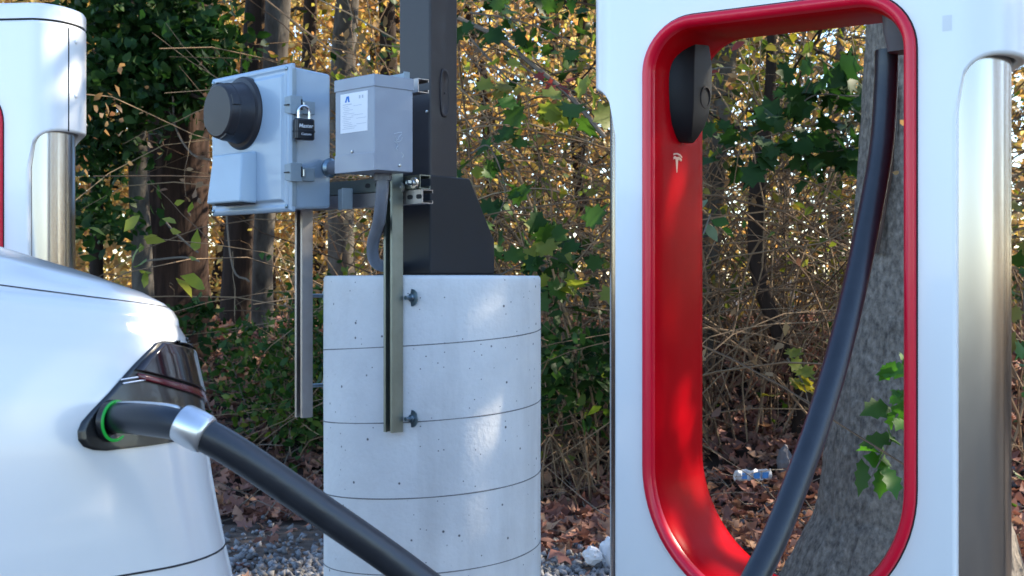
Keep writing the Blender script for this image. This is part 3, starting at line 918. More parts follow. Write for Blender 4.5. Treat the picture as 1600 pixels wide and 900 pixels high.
# padlock hanging from the upper hasp
pl = empty('padlock', ew(-0.47, -0.112, 1.346) + EU_ * (x1 + 0.032) + EV_ * (-0.050) + Vector((0, 0, 0.210)), R(90) - EY - R(12), 'black padlock with chrome shackle hanging on the upper cabinet latch', 'padlock')
pl.scale = (1.05, 1.05, 1.05)
b = MB()
oc = lambda e, z: [(-0.030 + e + 0.005, -0.013 + e, z), (0.030 - e - 0.005, -0.013 + e, z), (0.030 - e, -0.008 + e, z), (0.030 - e, 0.008 - e, z), (0.025 - e, 0.013 - e, z), (-0.025 + e, 0.013 - e, z), (-0.030 + e, 0.008 - e, z), (-0.030 + e, -0.008 + e, z)]
b.loft([oc(0.003, 0.0), oc(0, 0.004), oc(0, 0.058), oc(0.003, 0.062)]); b.build('lock_body', M['padlock'], pl, bevel=0.0015, angle=20)
b = MB(); b.loft([oc(-0.0015, 0.022), oc(-0.0015, 0.028)]); b.build('lock_band', M['padlock'], pl, bevel=0.001)
b = MB()
b.tube([(-0.0165, 0, 0.058), (-0.0165, 0, 0.082)] + [(-0.0165 * math.cos(a), 0, 0.082 + 0.0165 * math.sin(a)) for a in lin(0.2, PI - 0.2, 10)] + [(0.0165, 0, 0.082), (0.0165, 0, 0.058)], 0.0042, 12)
b.build('shackle', M['chrome'], pl, angle=60)


def text_mesh(name, body, size, m, parent, loc, rot, shear=0.0):
    cu = bpy.data.curves.new(name, 'FONT')
    cu.body = body; cu.size = size; cu.align_x = 'CENTER'; cu.align_y = 'CENTER'; cu.extrude = 0.0003; cu.shear = shear
    cu.offset = size * 0.012
    to = bpy.data.objects.new(name, cu)
    COL.objects.link(to)
    bpy.context.view_layer.update()
    me = bpy.data.meshes.new_from_object(to.evaluated_get(bpy.context.evaluated_depsgraph_get()))
    bpy.data.objects.remove(to)
    me.materials.clear(); me.materials.append(m)
    o = bpy.data.objects.new(name, me); link(o, parent)
    o.location = loc; o.rotation_euler = rot
    return o


text_mesh('maker_name', 'Master', 0.0155, M['whiteprint'], pl, (0.001, -0.0134, 0.040), (R(90), 0, 0), 0.15)
text_mesh('maker_line', 'Custom', 0.0095, M['whiteprint'], pl, (0.002, -0.0134, 0.0165), (R(90), 0, 0), 0.1)

# pipe nipple between the cabinet and the transformer
t = empty('conduit_nipple', ew(-0.24, -0.055, 1.480), -EY, 'short blue-grey pipe nipple joining meter cabinet and transformer box', 'pipe')
b = MB(); b.lathe([(0.021, 0.0), (0.021, 0.195)], (-0.005, 0, 0), (1, 0, 0), 20); b.build('pipe', M['pvc'], t, angle=40)
b = MB(); b.lathe([(0.028, 0.0), (0.030, 0.004), (0.030, 0.010), (0.026, 0.014), (0.022, 0.018)], (0.002, 0, 0), (1, 0, 0), 12); b.build('lock_nut', M['bolt'], t, angle=25)

# ------------------------------------------------------------------ transformer box
tx = empty('transformer_box', ew(0.046, -0.100, 1.446), -EY, 'grey metal transformer box with white label beside the meter cabinet', 'electrical box')
w2, d2, h2 = 0.092, 0.070, 0.268
b = MB(); b.box(-w2, w2, -d2, d2, 0.0, h2 - 0.030); b.build('enclosure', M['xfmr'], tx, bevel=0.0025)
b = MB(); b.box(-w2 - 0.0025, w2 + 0.0025, -d2 - 0.0025, d2 + 0.0025, h2 - 0.033, h2 + 0.002); b.build('top_cover', M['xfmr'], tx, bevel=0.002)
b = MB(); b.box(-w2 + 0.0005, w2 + 0.001, -d2 - 0.0028, -d2 + 0.004, -0.001, 0.050); b.build('bottom_panel', M['xfmr'], tx, bevel=0.001)
for p, ax in (((-0.010, -d2, 0.058), (0, -1, 0)), ((w2, 0.020, 0.018), (1, 0, 0))):
    b = MB(); b.lathe([(0.0045, 0), (0.0045, 0.003), (0.002, 0.004)], p, ax, 12); b.build('screw', M['zinc'], tx)
lx0, lx1, lz0, lz1 = -0.066, 0.062, 0.113, 0.226
b = MB(); b.box(lx0, lx1, -d2 - 0.0009, -d2 + 0.001, lz0, lz1); lb = b.build('label', M['paper'], tx)
yf = -d2 - 0.0013
fr = lambda x, z: (x, yf, z); bk = lambda x, z: (x, yf + 0.0009, z)
b = MB()
ax0, az0 = -0.044, 0.201
b.prism([(ax0, az0), (ax0 + 0.008, az0 + 0.017), (ax0 + 0.019, az0 + 0.017), (ax0 + 0.023, az0), (ax0 + 0.015, az0), (ax0 + 0.0125, az0 + 0.013), (ax0 + 0.0075, az0)], fr, bk)
b.build('label_logo', M['blueink'], lb, smooth=False)
b = MB()
rr = random.Random(3)
b.prism([(-0.054, 0.1935), (-0.012, 0.1935), (-0.012, 0.1955), (-0.054, 0.1955)], fr, bk)
for i in range(13):
    z = 0.188 - i * 0.0053
    xa = lx0 + 0.008 + rr.random() * 0.01
    for k in range(rr.choice((1, 1, 2))):
        ln = 0.02 + rr.random() * 0.04
        b.prism([(xa, z), (min(xa + ln, lx1 - 0.006), z), (min(xa + ln, lx1 - 0.006), z + 0.0012), (xa, z + 0.0012)], fr, bk)
        xa += ln + 0.008 + rr.random() * 0.02
        if xa > lx1 - 0.02: break
for xx in (0.022, 0.036): b.prism([(xx, 0.207), (xx + 0.007, 0.207), (xx + 0.007, 0.216), (xx, 0.216)], fr, bk)
b.build('label_print', M['ink'], lb, smooth=False)
# chalky hand marks on the right-hand side
b = MB()
def stroke(pts):
    b.tube([(w2 + 0.0006, y, z) for y, z in smooth_path2(pts)], 0.0010, 5)
def smooth_path2(pts): return [(p.x, p.y) for p in smooth_path([(a, c, 0) for a, c in pts], 5)]
stroke([(-0.000, 0.106), (0.018, 0.111), (0.028, 0.112)])
stroke([(0.004, 0.098), (0.012, 0.090), (0.018, 0.099), (0.028, 0.108)])
stroke([(0.004, 0.094), (0.012, 0.084), (0.024, 0.088), (0.030, 0.098)])
stroke([(0.002, 0.085), (0.010, 0.080), (0.014, 0.074), (0.008, 0.066), (0.012, 0.060)])
stroke([(0.026, 0.056), (0.034, 0.048), (0.030, 0.040)])
b.build('chalk_marks', M['chalk'], tx)

# conduit from the transformer down into the boot
t = empty('flexible_conduit', ew(0.11, -0.05, 1.40), 0, 'grey flexible conduit curving from transformer box bottom to the pole boot', 'conduit')
TL = Vector(t.location)
cp = [(598, 262, 3.73), (597, 300, 3.73), (592, 345, 3.78), (582, 385, 3.90), (588, 411, 4.03), (612, 417, 4.10), (652, 414, 4.16)]
b = MB(); b.tube([p - TL for p in smooth_path([at(*c) for c in cp], 8)], 0.0185, 16); b.build('conduit_tube', M['pvc'], t, angle=60)
b = MB(); p = at(598, 282, 3.73) - TL
b.lathe([(0.026, 0), (0.027, 0.01), (0.026, 0.022), (0.02, 0.03)], p, (0, 0, 1), 16); b.build('fitting', M['pvc'], t, angle=40)


# ------------------------------------------------------------------ foliage
def leaf_cloud(name, C, size, m, parent=None, shape='oval', kind=None, flat=None, droop=0.0):
    """one mesh of many small leaves: C (n,3) centres, size (n,)"""
    C = np.asarray(C, dtype=np.float64); n = len(C)
    size = np.asarray(size, dtype=np.float64)
    d = NR.normal(size=(n, 3)); d[:, 2] -= droop
    if flat is not None: d[:, 2] *= flat
    d /= np.linalg.norm(d, axis=1)[:, None]
    q = NR.normal(size=(n, 3))
    if flat is not None: q = q * np.array([flat, flat, 1.0]) + np.array([0, 0, 0.6])
    u = np.cross(d, q); u /= (np.linalg.norm(u, axis=1)[:, None] + 1e-9)
    w = np.cross(u, d)
    if shape == 'oval':
        tpl = [(-.5, 0, 0), (-.12, .27, .07), (.22, .19, .05), (.5, 0, -.06), (.22, -.19, .05), (-.12, -.27, .07)]
        tri = [(0, 5, 1), (1, 5, 4), (1, 4, 2), (2, 4, 3)]
    elif shape == 'curl':
        tpl = [(-.5, 0, 0.12), (-.15, .26, .16), (.2, .16, -.02), (.5, 0.04, .16), (.18, -.2, .14), (-.12, -.28, .02)]
        tri = [(0, 5, 1), (1, 5, 4), (1, 4, 2), (2, 4, 3)]
    elif shape == 'oak':
        tpl = [(-.5, 0, 0.05), (-.2, .26, .12), (-.05, .10, 0), (.16, .30, .15), (.24, .10, .02), (.5, 0, .1),
               (.24, -.10, .02), (.16, -.30, .10), (-.05, -.10, 0), (-.2, -.26, .16)]
        tri = [(0, 2, 1), (0, 8, 2), (0, 9, 8), (2, 8, 6), (2, 6, 4), (2, 4, 3), (8, 7, 6), (4, 6, 5)]
    elif shape == 'stone':
        tpl = [(.5, 0, 0), (-.45, .1, 0), (0, .42, .05), (.05, -.4, 0), (.05, 0, .34), (0, 0, -.3)]
        tri = [(0, 2, 4), (2, 1, 4), (1, 3, 4), (3, 0, 4), (2, 0, 5), (1, 2, 5), (3, 1, 5), (0, 3, 5)]
    else:
        tpl = [(-.5, 0, 0), (0, .3, .06), (.5, 0, -.04), (0, -.3, .06)]
        tri = [(0, 3, 1), (1, 3, 2)]
    T = np.array(tpl); k = len(T)
    jit = 1 + NR.uniform(-.22, .22, size=(n, k, 1))
    P = (T[None, :, :] * jit) * size[:, None, None]
    V = C[:, None, :] + P[:, :, 0:1] * d[:, None, :] + P[:, :, 1:2] * u[:, None, :] + P[:, :, 2:3] * w[:, None, :]
    F = (np.array(tri)[None, :, :] + (np.arange(n) * k)[:, None, None]).reshape(-1, 3)
    me = bpy.data.meshes.new(name)
    me.vertices.add(n * k); me.vertices.foreach_set('co', V.reshape(-1))
    nf = len(F)
    me.loops.add(nf * 3); me.loops.foreach_set('vertex_index', F.reshape(-1).astype(np.int32))
    me.polygons.add(nf); me.polygons.foreach_set('loop_start', np.arange(0, nf * 3, 3, dtype=np.int32))
    me.polygons.foreach_set('loop_total', np.full(nf, 3, dtype=np.int32))
    me.update(calc_edges=True)
    if shape != 'stone': me.shade_smooth()
    me.materials.append(m)
    o = bpy.data.objects.new(name, me); link(o, parent)
    if kind: o['kind'] = kind
    return o


def clumps(centers, rad, n, squash=0.8):
    """n points in clumps: list of centres with radius"""
    idx = NR.randint(0, len(centers), n)
    c = np.array([tuple(p) for p in centers])[idx]
    g = NR.normal(size=(n, 3)) * (np.asarray(rad)[idx][:, None] if hasattr(rad, '__len__') else rad) * 0.55
    g[:, 2] *= squash
    return c + g


def trunk(name, pts, rad, m, parent, n=22, rough=0.06, freq=5.0, origin=None, sub=10, fine=0.0):
    path = smooth_path(pts, sub)
    k = len(path)
    rs = []
    for i in range(k):
        t = i / (k - 1) * (len(rad) - 1); j = min(int(t), len(rad) - 2)
        rs.append(rad[j] + (rad[j + 1] - rad[j]) * (t - j))
    b = MB(); rings = []
    seed = rnd.random() * 50
    for i, p in enumerate(path):
        ring_ = []
        for q in range(n):
            a = 2 * PI * q / n
            f = noise.noise(Vector((math.cos(a) * freq * 0.5, math.sin(a) * freq * 0.5 + seed, p.z * 1.1)))
            f += 0.6 * noise.noise(Vector((math.cos(a) * freq * 1.6, math.sin(a) * freq * 1.6 + seed, p.z * 2.5)))
            if fine:
                wob = 1.5 * noise.noise(Vector((a * 2, 7 + seed, p.z * 2.2)))
                f -= fine * abs(noise.noise(Vector((math.cos(a) * 13 + wob, math.sin(a) * 13 + seed, p.z * 3.0)))) * 2
                f += 0.3 * fine * noise.noise(Vector((math.cos(a) * 30, math.sin(a) * 30 + seed, p.z * 22)))
            r_ = rs[i] * (1 + rough * f)
            ring_.append(p + Vector((math.cos(a) * r_, math.sin(a) * r_, 0)) - (origin or Vector()))
        rings.append(ring_)
    b.loft(rings)
    return b.build(name, m, parent, angle=70)


def branch(b, p, d, length, r0, origin, n=5, wob=0.25, steps=7, tips=None, sag=0.0):
    p = Vector(p); d = Vector(d).normalized(); path = [p.copy()]; rs = [r0]
    for i in range(steps):
        d = (d + Vector((rnd.gauss(0, wob), rnd.gauss(0, wob), rnd.gauss(0, wob) - sag)) * 0.5).normalized()
        p = p + d * (length / steps)
        path.append(p.copy()); rs.append(max(0.0012, r0 * (1 - 0.85 * (i + 1) / steps)))
    b.tube([q - origin for q in path], rs, n)
    if tips is not None: tips.extend(path[2:])
    return path


def tree(name, label, base, top_pts, rad, bark, leafm, nleaf, lsize, cat='tree', group=None, crown_c=None, crown_r=0.8,
         limbs=7, rough=0.06, limb_z=(1.6, 4.5), limb_len=1.6, shape='oval', n=22):
    base = Vector(base)
    t = empty(name, base, 0, label, cat, group)
    trunk('trunk', [base + Vector((0, 0, -0.1))] + [Vector(p) for p in top_pts], rad, M[bark], t, n=n, rough=rough, origin=base)
    pth = smooth_path([base] + [Vector(p) for p in top_pts], 10)
    b = MB(); tips = []
    for i in range(limbs):
        z = base.z + rnd.uniform(*limb_z)
        p = min(pth, key=lambda q: abs(q.z - z))
        a = rnd.uniform(0, 2 * PI)
        path = branch(b, p, (math.cos(a), math.sin(a), rnd.uniform(0.1, 0.8)), limb_len * rnd.uniform(0.6, 1.2), max(0.01, rad[-1] * 0.55), base, 6, tips=tips)
        for k in range(3):
            q = rnd.choice(path[2:])
            branch(b, q, (rnd.gauss(0, 1), rnd.gauss(0, 1), rnd.gauss(0.2, .6)), limb_len * 0.5, 0.010, base, 4, tips=tips)
        b.build('limb', M[bark], t, angle=70); b = MB()
    if nleaf:
        cs = crown_c if crown_c else tips
        C = clumps(cs, crown_r, nleaf) - np.array(base)
        leaf_cloud('crown', C, NR.uniform(0.6, 1.25, nleaf) * lsize, M[leafm], t, shape)
    return t


# --- near trunks of the wood edge
def ground_at(px, d): 
    x = (px - 800) / 2000 * d
    return Vector((x, d, gz(x, d)))


def P(px, py, d): return at(px, py, d)


tree('oak_tree', 'thick brown furrowed tree trunk left of the meter cabinet', ground_at(277, 8.3), [P(277, 420, 8.3), P(281, 200, 8.3), P(287, 0, 8.3), P(292, -300, 8.4), P(300, -900, 8.6)],
     [0.235, 0.198, 0.190, 0.185, 0.17, 0.13], 'bark_brown', 'l_green', 5000, 0.085, limb_z=(3.0, 5.0), rough=0.10, n=48, crown_r=0.45)
tree('maple_tree', 'slim pale grey lichen-spotted trunk in front of the thick brown trunk', ground_at(228, 7.7), [P(222, 400, 7.7), P(216, 300, 7.7), P(212, 170, 7.7), P(202, 20, 7.7), P(190, -300, 7.8)],
     [0.075, 0.062, 0.057, 0.050, 0.044, 0.03], 'bark_grey', 'l_green', 1600, 0.075, limb_z=(2.9, 4.2), limb_len=1.2, crown_r=0.3, limbs=4)
tree('oak_tree', 'dark trunk seen just below the meter cabinet hood', ground_at(372, 9.2), [P(374, 420, 9.2), P(384, 250, 9.2), P(402, 60, 9.2), P(415, -200, 9.2), P(430, -700, 9.3)],
     [0.15, 0.118, 0.112, 0.105, 0.10, 0.08], 'bark_dark', 'l_olive', 2500, 0.08, limb_z=(3.0, 5.0), n=32, rough=0.09)
tree('beech_tree', 'pale grey trunk rising behind the top of the meter cabinet', ground_at(412, 8.8), [P(410, 420, 8.8), P(420, 250, 8.8), P(432, 60, 8.8), P(440, -150, 8.8), P(455, -700, 8.9)],
     [0.085, 0.068, 0.072, 0.085, 0.085, 0.06], 'bark_grey', 'l_olive', 2500, 0.075, limb_z=(2.8, 4.8))
tree('oak_tree', 'narrow brown trunk above the cabinet right of the pale grey trunk', ground_at(470, 11), [P(478, 300, 11), P(482, 100, 11), P(486, -50, 11), P(490, -500, 11)],
     [0.08, 0.065, 0.06, 0.055, 0.04], 'bark_dark', 'l_gold', 3500, 0.09, limb_z=(2.5, 5))
tree('beech_tree', 'grey-brown trunk behind the gap above the transformer box', ground_at(535, 10.5), [P(533, 300, 10.5), P(536, 100, 10.5), P(545, -50, 10.5), P(560, -500, 10.5)],
     [0.12, 0.105, 0.10, 0.095, 0.07], 'bark_grey', 'l_olive', 3000, 0.085, limb_z=(2.5, 5))
tree('oak_tree', 'dark slender trunk close left of the steel pole', ground_at(612, 11.5), [P(610, 300, 11.5), P(606, 60, 11.5), P(600, -100, 11.5), P(596, -500, 11.5)],
     [0.09, 0.08, 0.075, 0.07, 0.05], 'bark_dark', 'l_gold', 3500, 0.09, limb_z=(2.5, 5))
tree('sapling', 'bent slim grey sapling seen through the middle of the red loop', ground_at(1250, 6.7), [P(1256, 600, 6.7), P(1222, 530, 6.7), P(1188, 440, 6.7), P(1182, 340, 6.7), P(1188, 250, 6.7), P(1202, 150, 6.7), P(1206, 40, 6.7), P(1212, -150, 6.7)],
     [0.055, 0.050, 0.046, 0.044, 0.047, 0.045, 0.036, 0.028, 0.024, 0.015], 'bark_dark', 'l_olive', 900, 0.07, limb_z=(1.2, 2.6), limb_len=1.0, crown_r=0.3, rough=0.12)
tree('sapling', 'grey leaning trunk just inside the left edge of the red loop', ground_at(1098, 7.6), [P(1104, 520, 7.6), P(1108, 420, 7.6), P(1118, 280, 7.6), P(1134, 120, 7.6), P(1150, -100, 7.6), P(1160, -400, 7.6)],
     [0.075, 0.062, 0.060, 0.058, 0.052, 0.045, 0.03], 'bark_grey', 'l_olive', 1200, 0.07, limb_z=(1.8, 3.2), limb_len=1.0, crown_r=0.3, rough=0.10)

# big smooth trunk behind the right-hand post
bt = ground_at(1435, 4.6); bx = 1.44
TT = empty('beech_tree', (bx, 4.6, gz(bx, 4.6)), 0, 'broad smooth grey trunk with flared base behind the hanging cable', 'tree')
o_ = Vector(TT.location)
trunk('trunk', [(bx - 0.05, 4.6, -0.1), (bx - 0.04, 4.6, 0.06), (bx - 0.01, 4.6, 0.30), (bx, 4.6, 0.53), (bx, 4.6, 0.76), (bx, 4.6, 1.15), (bx + 0.01, 4.6, 1.9), (bx + 0.03, 4.62, 3.0), (bx + 0.06, 4.7, 6.0)],
      [0.50, 0.43, 0.335, 0.312, 0.282, 0.228, 0.182, 0.16, 0.12], M['bark_smooth'], TT, n=150, rough=0.05, freq=3.0, origin=o_, sub=26, fine=0.85)
b = MB()
for i, (w_, z) in enumerate(((0.004, 1.28), (0.016, 1.40), (0.024, 1.55), (0.022, 1.72), (0.012, 1.88), (0.004, 1.95))):
    pass
fr_ = []
for w_, px, py in ((0.003, 1373, 395), (0.012, 1382, 340), (0.019, 1390, 270), (0.018, 1396, 200), (0.006, 1400, 130)):
    p = at(px, py, 4.415)
    fr_.append([p - o_ + Vector((-w_, 0.03, 0)), p - o_ + Vector((0, 0.0, 0)), p - o_ + Vector((w_, 0.03, 0)), p - o_ + Vector((0, 0.06, 0))])
b.loft(fr_); b.build('bark_split', M['split'], TT)
b = MB(); tips = []
for k in range(6):
    b = MB(); branch(b, (bx + 0.03, 4.65, rnd.uniform(3.2, 5.5)), (rnd.gauss(0, 1), rnd.gauss(0.3, 1), 0.5), 1.8, 0.06, o_, 7, tips=tips)
    b.build('limb', M['bark_smooth'], TT, angle=70)
leaf_cloud('crown', clumps(tips, 0.5, 6000) - np.array(o_), NR.uniform(0.6, 1.2, 6000) * 0.08, M['l_olive'], TT)

# --- low bare branch crossing the big brown trunk
t = empty('fallen_branch', P(130, 120, 7.4), 0, 'long bare branch slanting across in front of the brown trunk', 'branch')
o2 = Vector(t.location)
b = MB(); b.tube([p - o2 for p in smooth_path([P(90, 122, 7.5), P(160, 118, 7.4), P(215, 122, 7.35), P(270, 138, 7.3), P(330, 160, 7.3), P(345, 170, 7.3)], 6)], 0.013, 8); b.build('bare_limb', M['bark_dark'], t, angle=60)
for nm, pts in (('twig', [P(245, 330, 7.6), P(275, 365, 7.5), P(310, 395, 7.5)]), ('twig', [P(225, 408, 7.5), P(285, 402, 7.45), P(312, 408, 7.4)]),
                ('twig', [P(270, 150, 7.3), P(275, 200, 7.3), P(300, 240, 7.3), P(330, 250, 7.3)]), ('twig', [P(345, 150, 7.6), P(360, 400, 7.6), P(390, 440, 7.6)])):
    b = MB(); b.tube([p - o2 for p in smooth_path(pts, 6)], 0.006, 5); b.build(nm, M['twig'], t)


# --- thickets: tangles of vines and stems with scattered leaves
def thicket(label, px0, px1, d0, d1, top, nst, leaves, cat='shrub', name='vine_thicket', stem='stem', group='tangled thickets at the wood edge', arch=0.32, rmin=0.0025, rmax=0.008, cross=0.35, lf=1.5, nbr=1):
    xm = ((px0 + px1) / 2 - 800) / 2000 * (d0 + d1) / 2
    base = Vector((xm, (d0 + d1) / 2, gz(xm, (d0 + d1) / 2)))
    t = empty(name, base, 0, label, cat, group)
    b = MB(); pts = []
    for i in range(nst):
        d = rnd.uniform(d0, d1); px = rnd.uniform(px0, px1)
        p = ground_at(px, d)
        L_ = rnd.uniform(0.5, 1.0) * top * lf
        dr = Vector((rnd.gauss(0, arch), rnd.gauss(0, arch * 0.6), 1)).normalized()
        path = [p.copy()]; n = 12
        bend = Vector((rnd.gauss(0, .12), rnd.gauss(0, .08), rnd.uniform(-0.16, 0.0)))
        if rnd.random() < cross:   # hanging or crossing vine
            p = p + Vector((0, 0, rnd.uniform(0.2, top)))
            dr = Vector((rnd.gauss(0, 1), rnd.gauss(0, .5), rnd.gauss(0, .5))).normalized(); path = [p.copy()]
            L_ *= 0.38
        for k in range(n):
            dr = (dr + bend + Vector((rnd.gauss(0, .17), rnd.gauss(0, .17), rnd.gauss(0, .12)))).normalized()
            p = p + dr * L_ / n
            path.append(p.copy())
        r0 = rnd.uniform(rmin, rmax)
        b.tube([q - base for q in path], [r0 * (1 - 0.6 * k / n) for k in range(n + 1)], 4)
        pts += path[2:]
        for k in range(nbr):
            q = rnd.choice(path[3:])
            branch(b, q, (rnd.gauss(0, 1), rnd.gauss(0, .7), rnd.gauss(0.1, .7)), rnd.uniform(.2, .6), 0.0028, base, 3, wob=.35, steps=5, tips=pts)
    b.build('stems', M[stem], t, angle=80)
    for (m, n, sz, sp, shp, lo, hi) in leaves:
        cand = [q for q in pts if base.z + lo * top <= q.z <= base.z + hi * top] or pts
        sel = [cand[rnd.randrange(len(cand))] for _ in range(max(6, n // 14))]
        C = clumps(sel, sp, n) - np.array(base)
        leaf_cloud('leaves', C, NR.uniform(0.55, 1.3, n) * sz, M[m], t, shp)
    return t


thicket('brown vine tangle with few olive leaves right behind the pole boot', 725, 845, 6.4, 8.2, 3.0, 120,
        [('l_tan', 900, 0.05, 0.25, 'oval', 0.1, 1.1), ('l_olive', 500, 0.055, 0.2, 'oval', 0.3, 1.3), ('l_green', 420, 0.07, 0.2, 'oval', 0.75, 1.4), ('l_yel', 200, 0.085, 0.22, 'oval', 0.3, 1.2)], nbr=2)
thicket('brown vine tangle beside the left edge of the large charging post', 835, 965, 6.2, 8.4, 3.0, 130,
        [('l_tan', 900, 0.05, 0.25, 'oval', 0.1, 1.1), ('l_olive', 420, 0.055, 0.2, 'oval', 0.3, 1.3), ('l_green', 380, 0.07, 0.2, 'oval', 0.75, 1.4), ('l_yel', 200, 0.085, 0.22, 'oval', 0.3, 1.2)], nbr=2)
thicket('bare brown vines hidden partly behind the red loop lining', 960, 1130, 6.5, 8.5, 2.7, 90,
        [('l_tan', 400, 0.05, 0.25, 'oval', 0.1, 1.0), ('l_olive', 260, 0.06, 0.2, 'oval', 0.1, 1.1)])
thicket('dense tangle of thin tan vines filling the left half of the red loop', 1085, 1240, 6.6, 9.0, 2.6, 150,
        [('l_olive', 260, 0.06, 0.2, 'oval', 0.05, 1.0), ('l_tan', 300, 0.05, 0.25, 'oval', 0.0, 0.9), ('l_yel', 120, 0.07, 0.2, 'oval', 0.2, 0.9)])
thicket('tangle of tan vines between the sapling and hanging cable', 1225, 1380, 6.4, 9.0, 2.6, 150,
        [('l_olive', 260, 0.06, 0.2, 'oval', 0.05, 1.0), ('l_tan', 300, 0.05, 0.25, 'oval', 0.0, 0.9), ('l_yel', 140, 0.07, 0.2, 'oval', 0.2, 0.9)])
thicket('vine tangle at the far right edge beyond the steel column', 1530, 1720, 6.0, 8.5, 2.8, 110,
        [('l_olive', 500, 0.06, 0.2, 'oval', 0.0, 1.1), ('l_green', 500, 0.07, 0.2, 'oval', 0.0, 1.0), ('l_tan', 300, 0.05, 0.2, 'oval', 0.0, 1.0)])
thicket('fine bare twigs against the golden leaves behind the cabinet', 360, 640, 9.8, 11.2, 2.8, 60,
        [('l_gold', 500, 0.05, 0.25, 'oval', 0.1, 1.1), ('l_olive', 300, 0.055, 0.2, 'oval', 0.1, 1.1)], rmax=0.006)
# leafy shrubs
G_SH = 'green shrubs along the wood edge'
SK = dict(group=G_SH, arch=0.09, cross=0.03, lf=1.0, rmax=0.006)
thicket('green shrub between the two vertical struts below the cabinet', 425, 520, 6.8, 7.6, 0.95, 55,
        [('l_shrub', 2600, 0.055, 0.14, 'oval', 0.0, 1.2), ('l_yel', 120, 0.05, 0.2, 'oval', 0.2, 1.2)], name='leafy_shrub', **SK)
thicket('green shrub behind the bent conduit above the footing', 520, 640, 6.8, 7.6, 0.95, 55,
        [('l_shrub', 2600, 0.055, 0.14, 'oval', 0.3, 1.3), ('l_yel', 100, 0.05, 0.2, 'oval', 0.2, 1.2)], name='leafy_shrub', **SK)
thicket('dark green shrub right of the pole boot above the footing edge', 755, 935, 6.0, 7.0, 1.0, 45,
        [('l_green', 900, 0.075, 0.18, 'oval', 0.5, 1.2), ('l_shrub', 350, 0.07, 0.18, 'oval', 0.4, 1.2), ('l_yel', 60, 0.07, 0.2, 'oval', 0.3, 1.1)], name='leafy_shrub', **SK)
# evergreen foliage hanging top left
ec = [at(rnd.uniform(122, 330), rnd.uniform(-80, 70), rnd.uniform(7.2, 7.9)) for _ in range(26)]
ec += [at(rnd.uniform(122, 250), rnd.uniform(60, 170), rnd.uniform(7.2, 7.9)) for _ in range(16)]
ec += [at(rnd.uniform(255, 345), rnd.uniform(95, 150), rnd.uniform(7.2, 7.5)) for _ in range(5)]
ec += [at(rnd.uniform(122, 190), rnd.uniform(180, 260), rnd.uniform(7.2, 7.9)) for _ in range(6)]
ec += [at(rnd.uniform(125, 185), rnd.uniform(315, 360), rnd.uniform(7.2, 7.9)) for _ in range(3)]
tree('evergreen_tree', 'dark green leafy evergreen overhanging beside the left charging post', ground_at(150, 8.1), [at(152, 300, 8.1), at(158, 100, 8.1), at(165, -100, 8.1), at(168, -260, 8.1)],
     [0.045, 0.04, 0.034, 0.026, 0.015], 'bark_dark', 'l_green', 5200, 0.085, crown_c=ec, crown_r=0.21, limbs=7, limb_z=(1.6, 3.4), limb_len=1.1)
thicket('small evergreen sprigs low beside the slim grey trunk', 120, 205, 7.0, 7.6, 1.35, 9,
        [('l_green', 220, 0.075, 0.10, 'oval', 0.35, 0.8)], name='evergreen_shrub', **SK)


# --- large leaves near enough to tell apart: every leaf a part
def one_leaf(kind):
    me = bpy.data.meshes.new('leaf')
    if kind == 'maple':
        out = [(-.5, 0), (-.38, .10), (-.42, .34), (-.20, .26), (-.05, .46), (.06, .24), (.30, .22), (.26, .10), (.55, 0),
               (.26, -.10), (.30, -.22), (.06, -.24), (-.05, -.46), (-.20, -.26), (-.42, -.34), (-.38, -.10)]
    elif kind == 'holly':
        out = [(-.5, 0), (-.36, .12), (-.30, .24), (-.14, .18), (-.04, .30), (.10, .20), (.22, .25), (.30, .11), (.52, 0),
               (.30, -.11), (.22, -.25), (.10, -.20), (-.04, -.30), (-.14, -.18), (-.30, -.24), (-.36, -.12)]
    else:
        out = [(-.5, 0), (-.35, .13), (-.12, .23), (.10, .22), (.30, .13), (.5, 0), (.30, -.13), (.10, -.22), (-.12, -.23), (-.35, -.13)]
    n = len(out)
    vs = [(x, y, 0.25 * abs(y) - 0.25 * x * x) for x, y in out] + [(x, 0, -0.25 * x * x) for x in (-.25, 0, .25)]
    fs = []
    c = [n, n + 1, n + 2]
    for i in range(n):
        j = (i + 1) % n
        mxp = (out[i][0] + out[j][0]) / 2
        k = c[0] if mxp < -.12 else (c[1] if mxp < .14 else c[2])
        fs.append((i, j, k))
    # stitch along the midrib
    half = n // 2
    vs_, fs_ = vs, fs
    ext = []
    for s0 in (range(0, half), range(half, n)):
        prev = None
        for i in s0:
            j = (i + 1) % n
            mxp = (out[i][0] + out[j][0]) / 2
            k = c[0] if mxp < -.12 else (c[1] if mxp < .14 else c[2])
            if prev is not None and prev != k: ext.append((i, k, prev))
            prev = k
    me.from_pydata(vs_, [], fs_ + ext)
    bm = bmesh.new(); bm.from_mesh(me); bmesh.ops.recalc_face_normals(bm, faces=bm.faces); bm.to_mesh(me); bm.free()
    me.shade_smooth()
    return me


LEAF = {}


def leaf_data(kind, m):
    if (kind, m) not in LEAF:
        me = one_leaf(kind); me.materials.append(M[m]); LEAF[(kind, m)] = me
    return LEAF[(kind, m)]


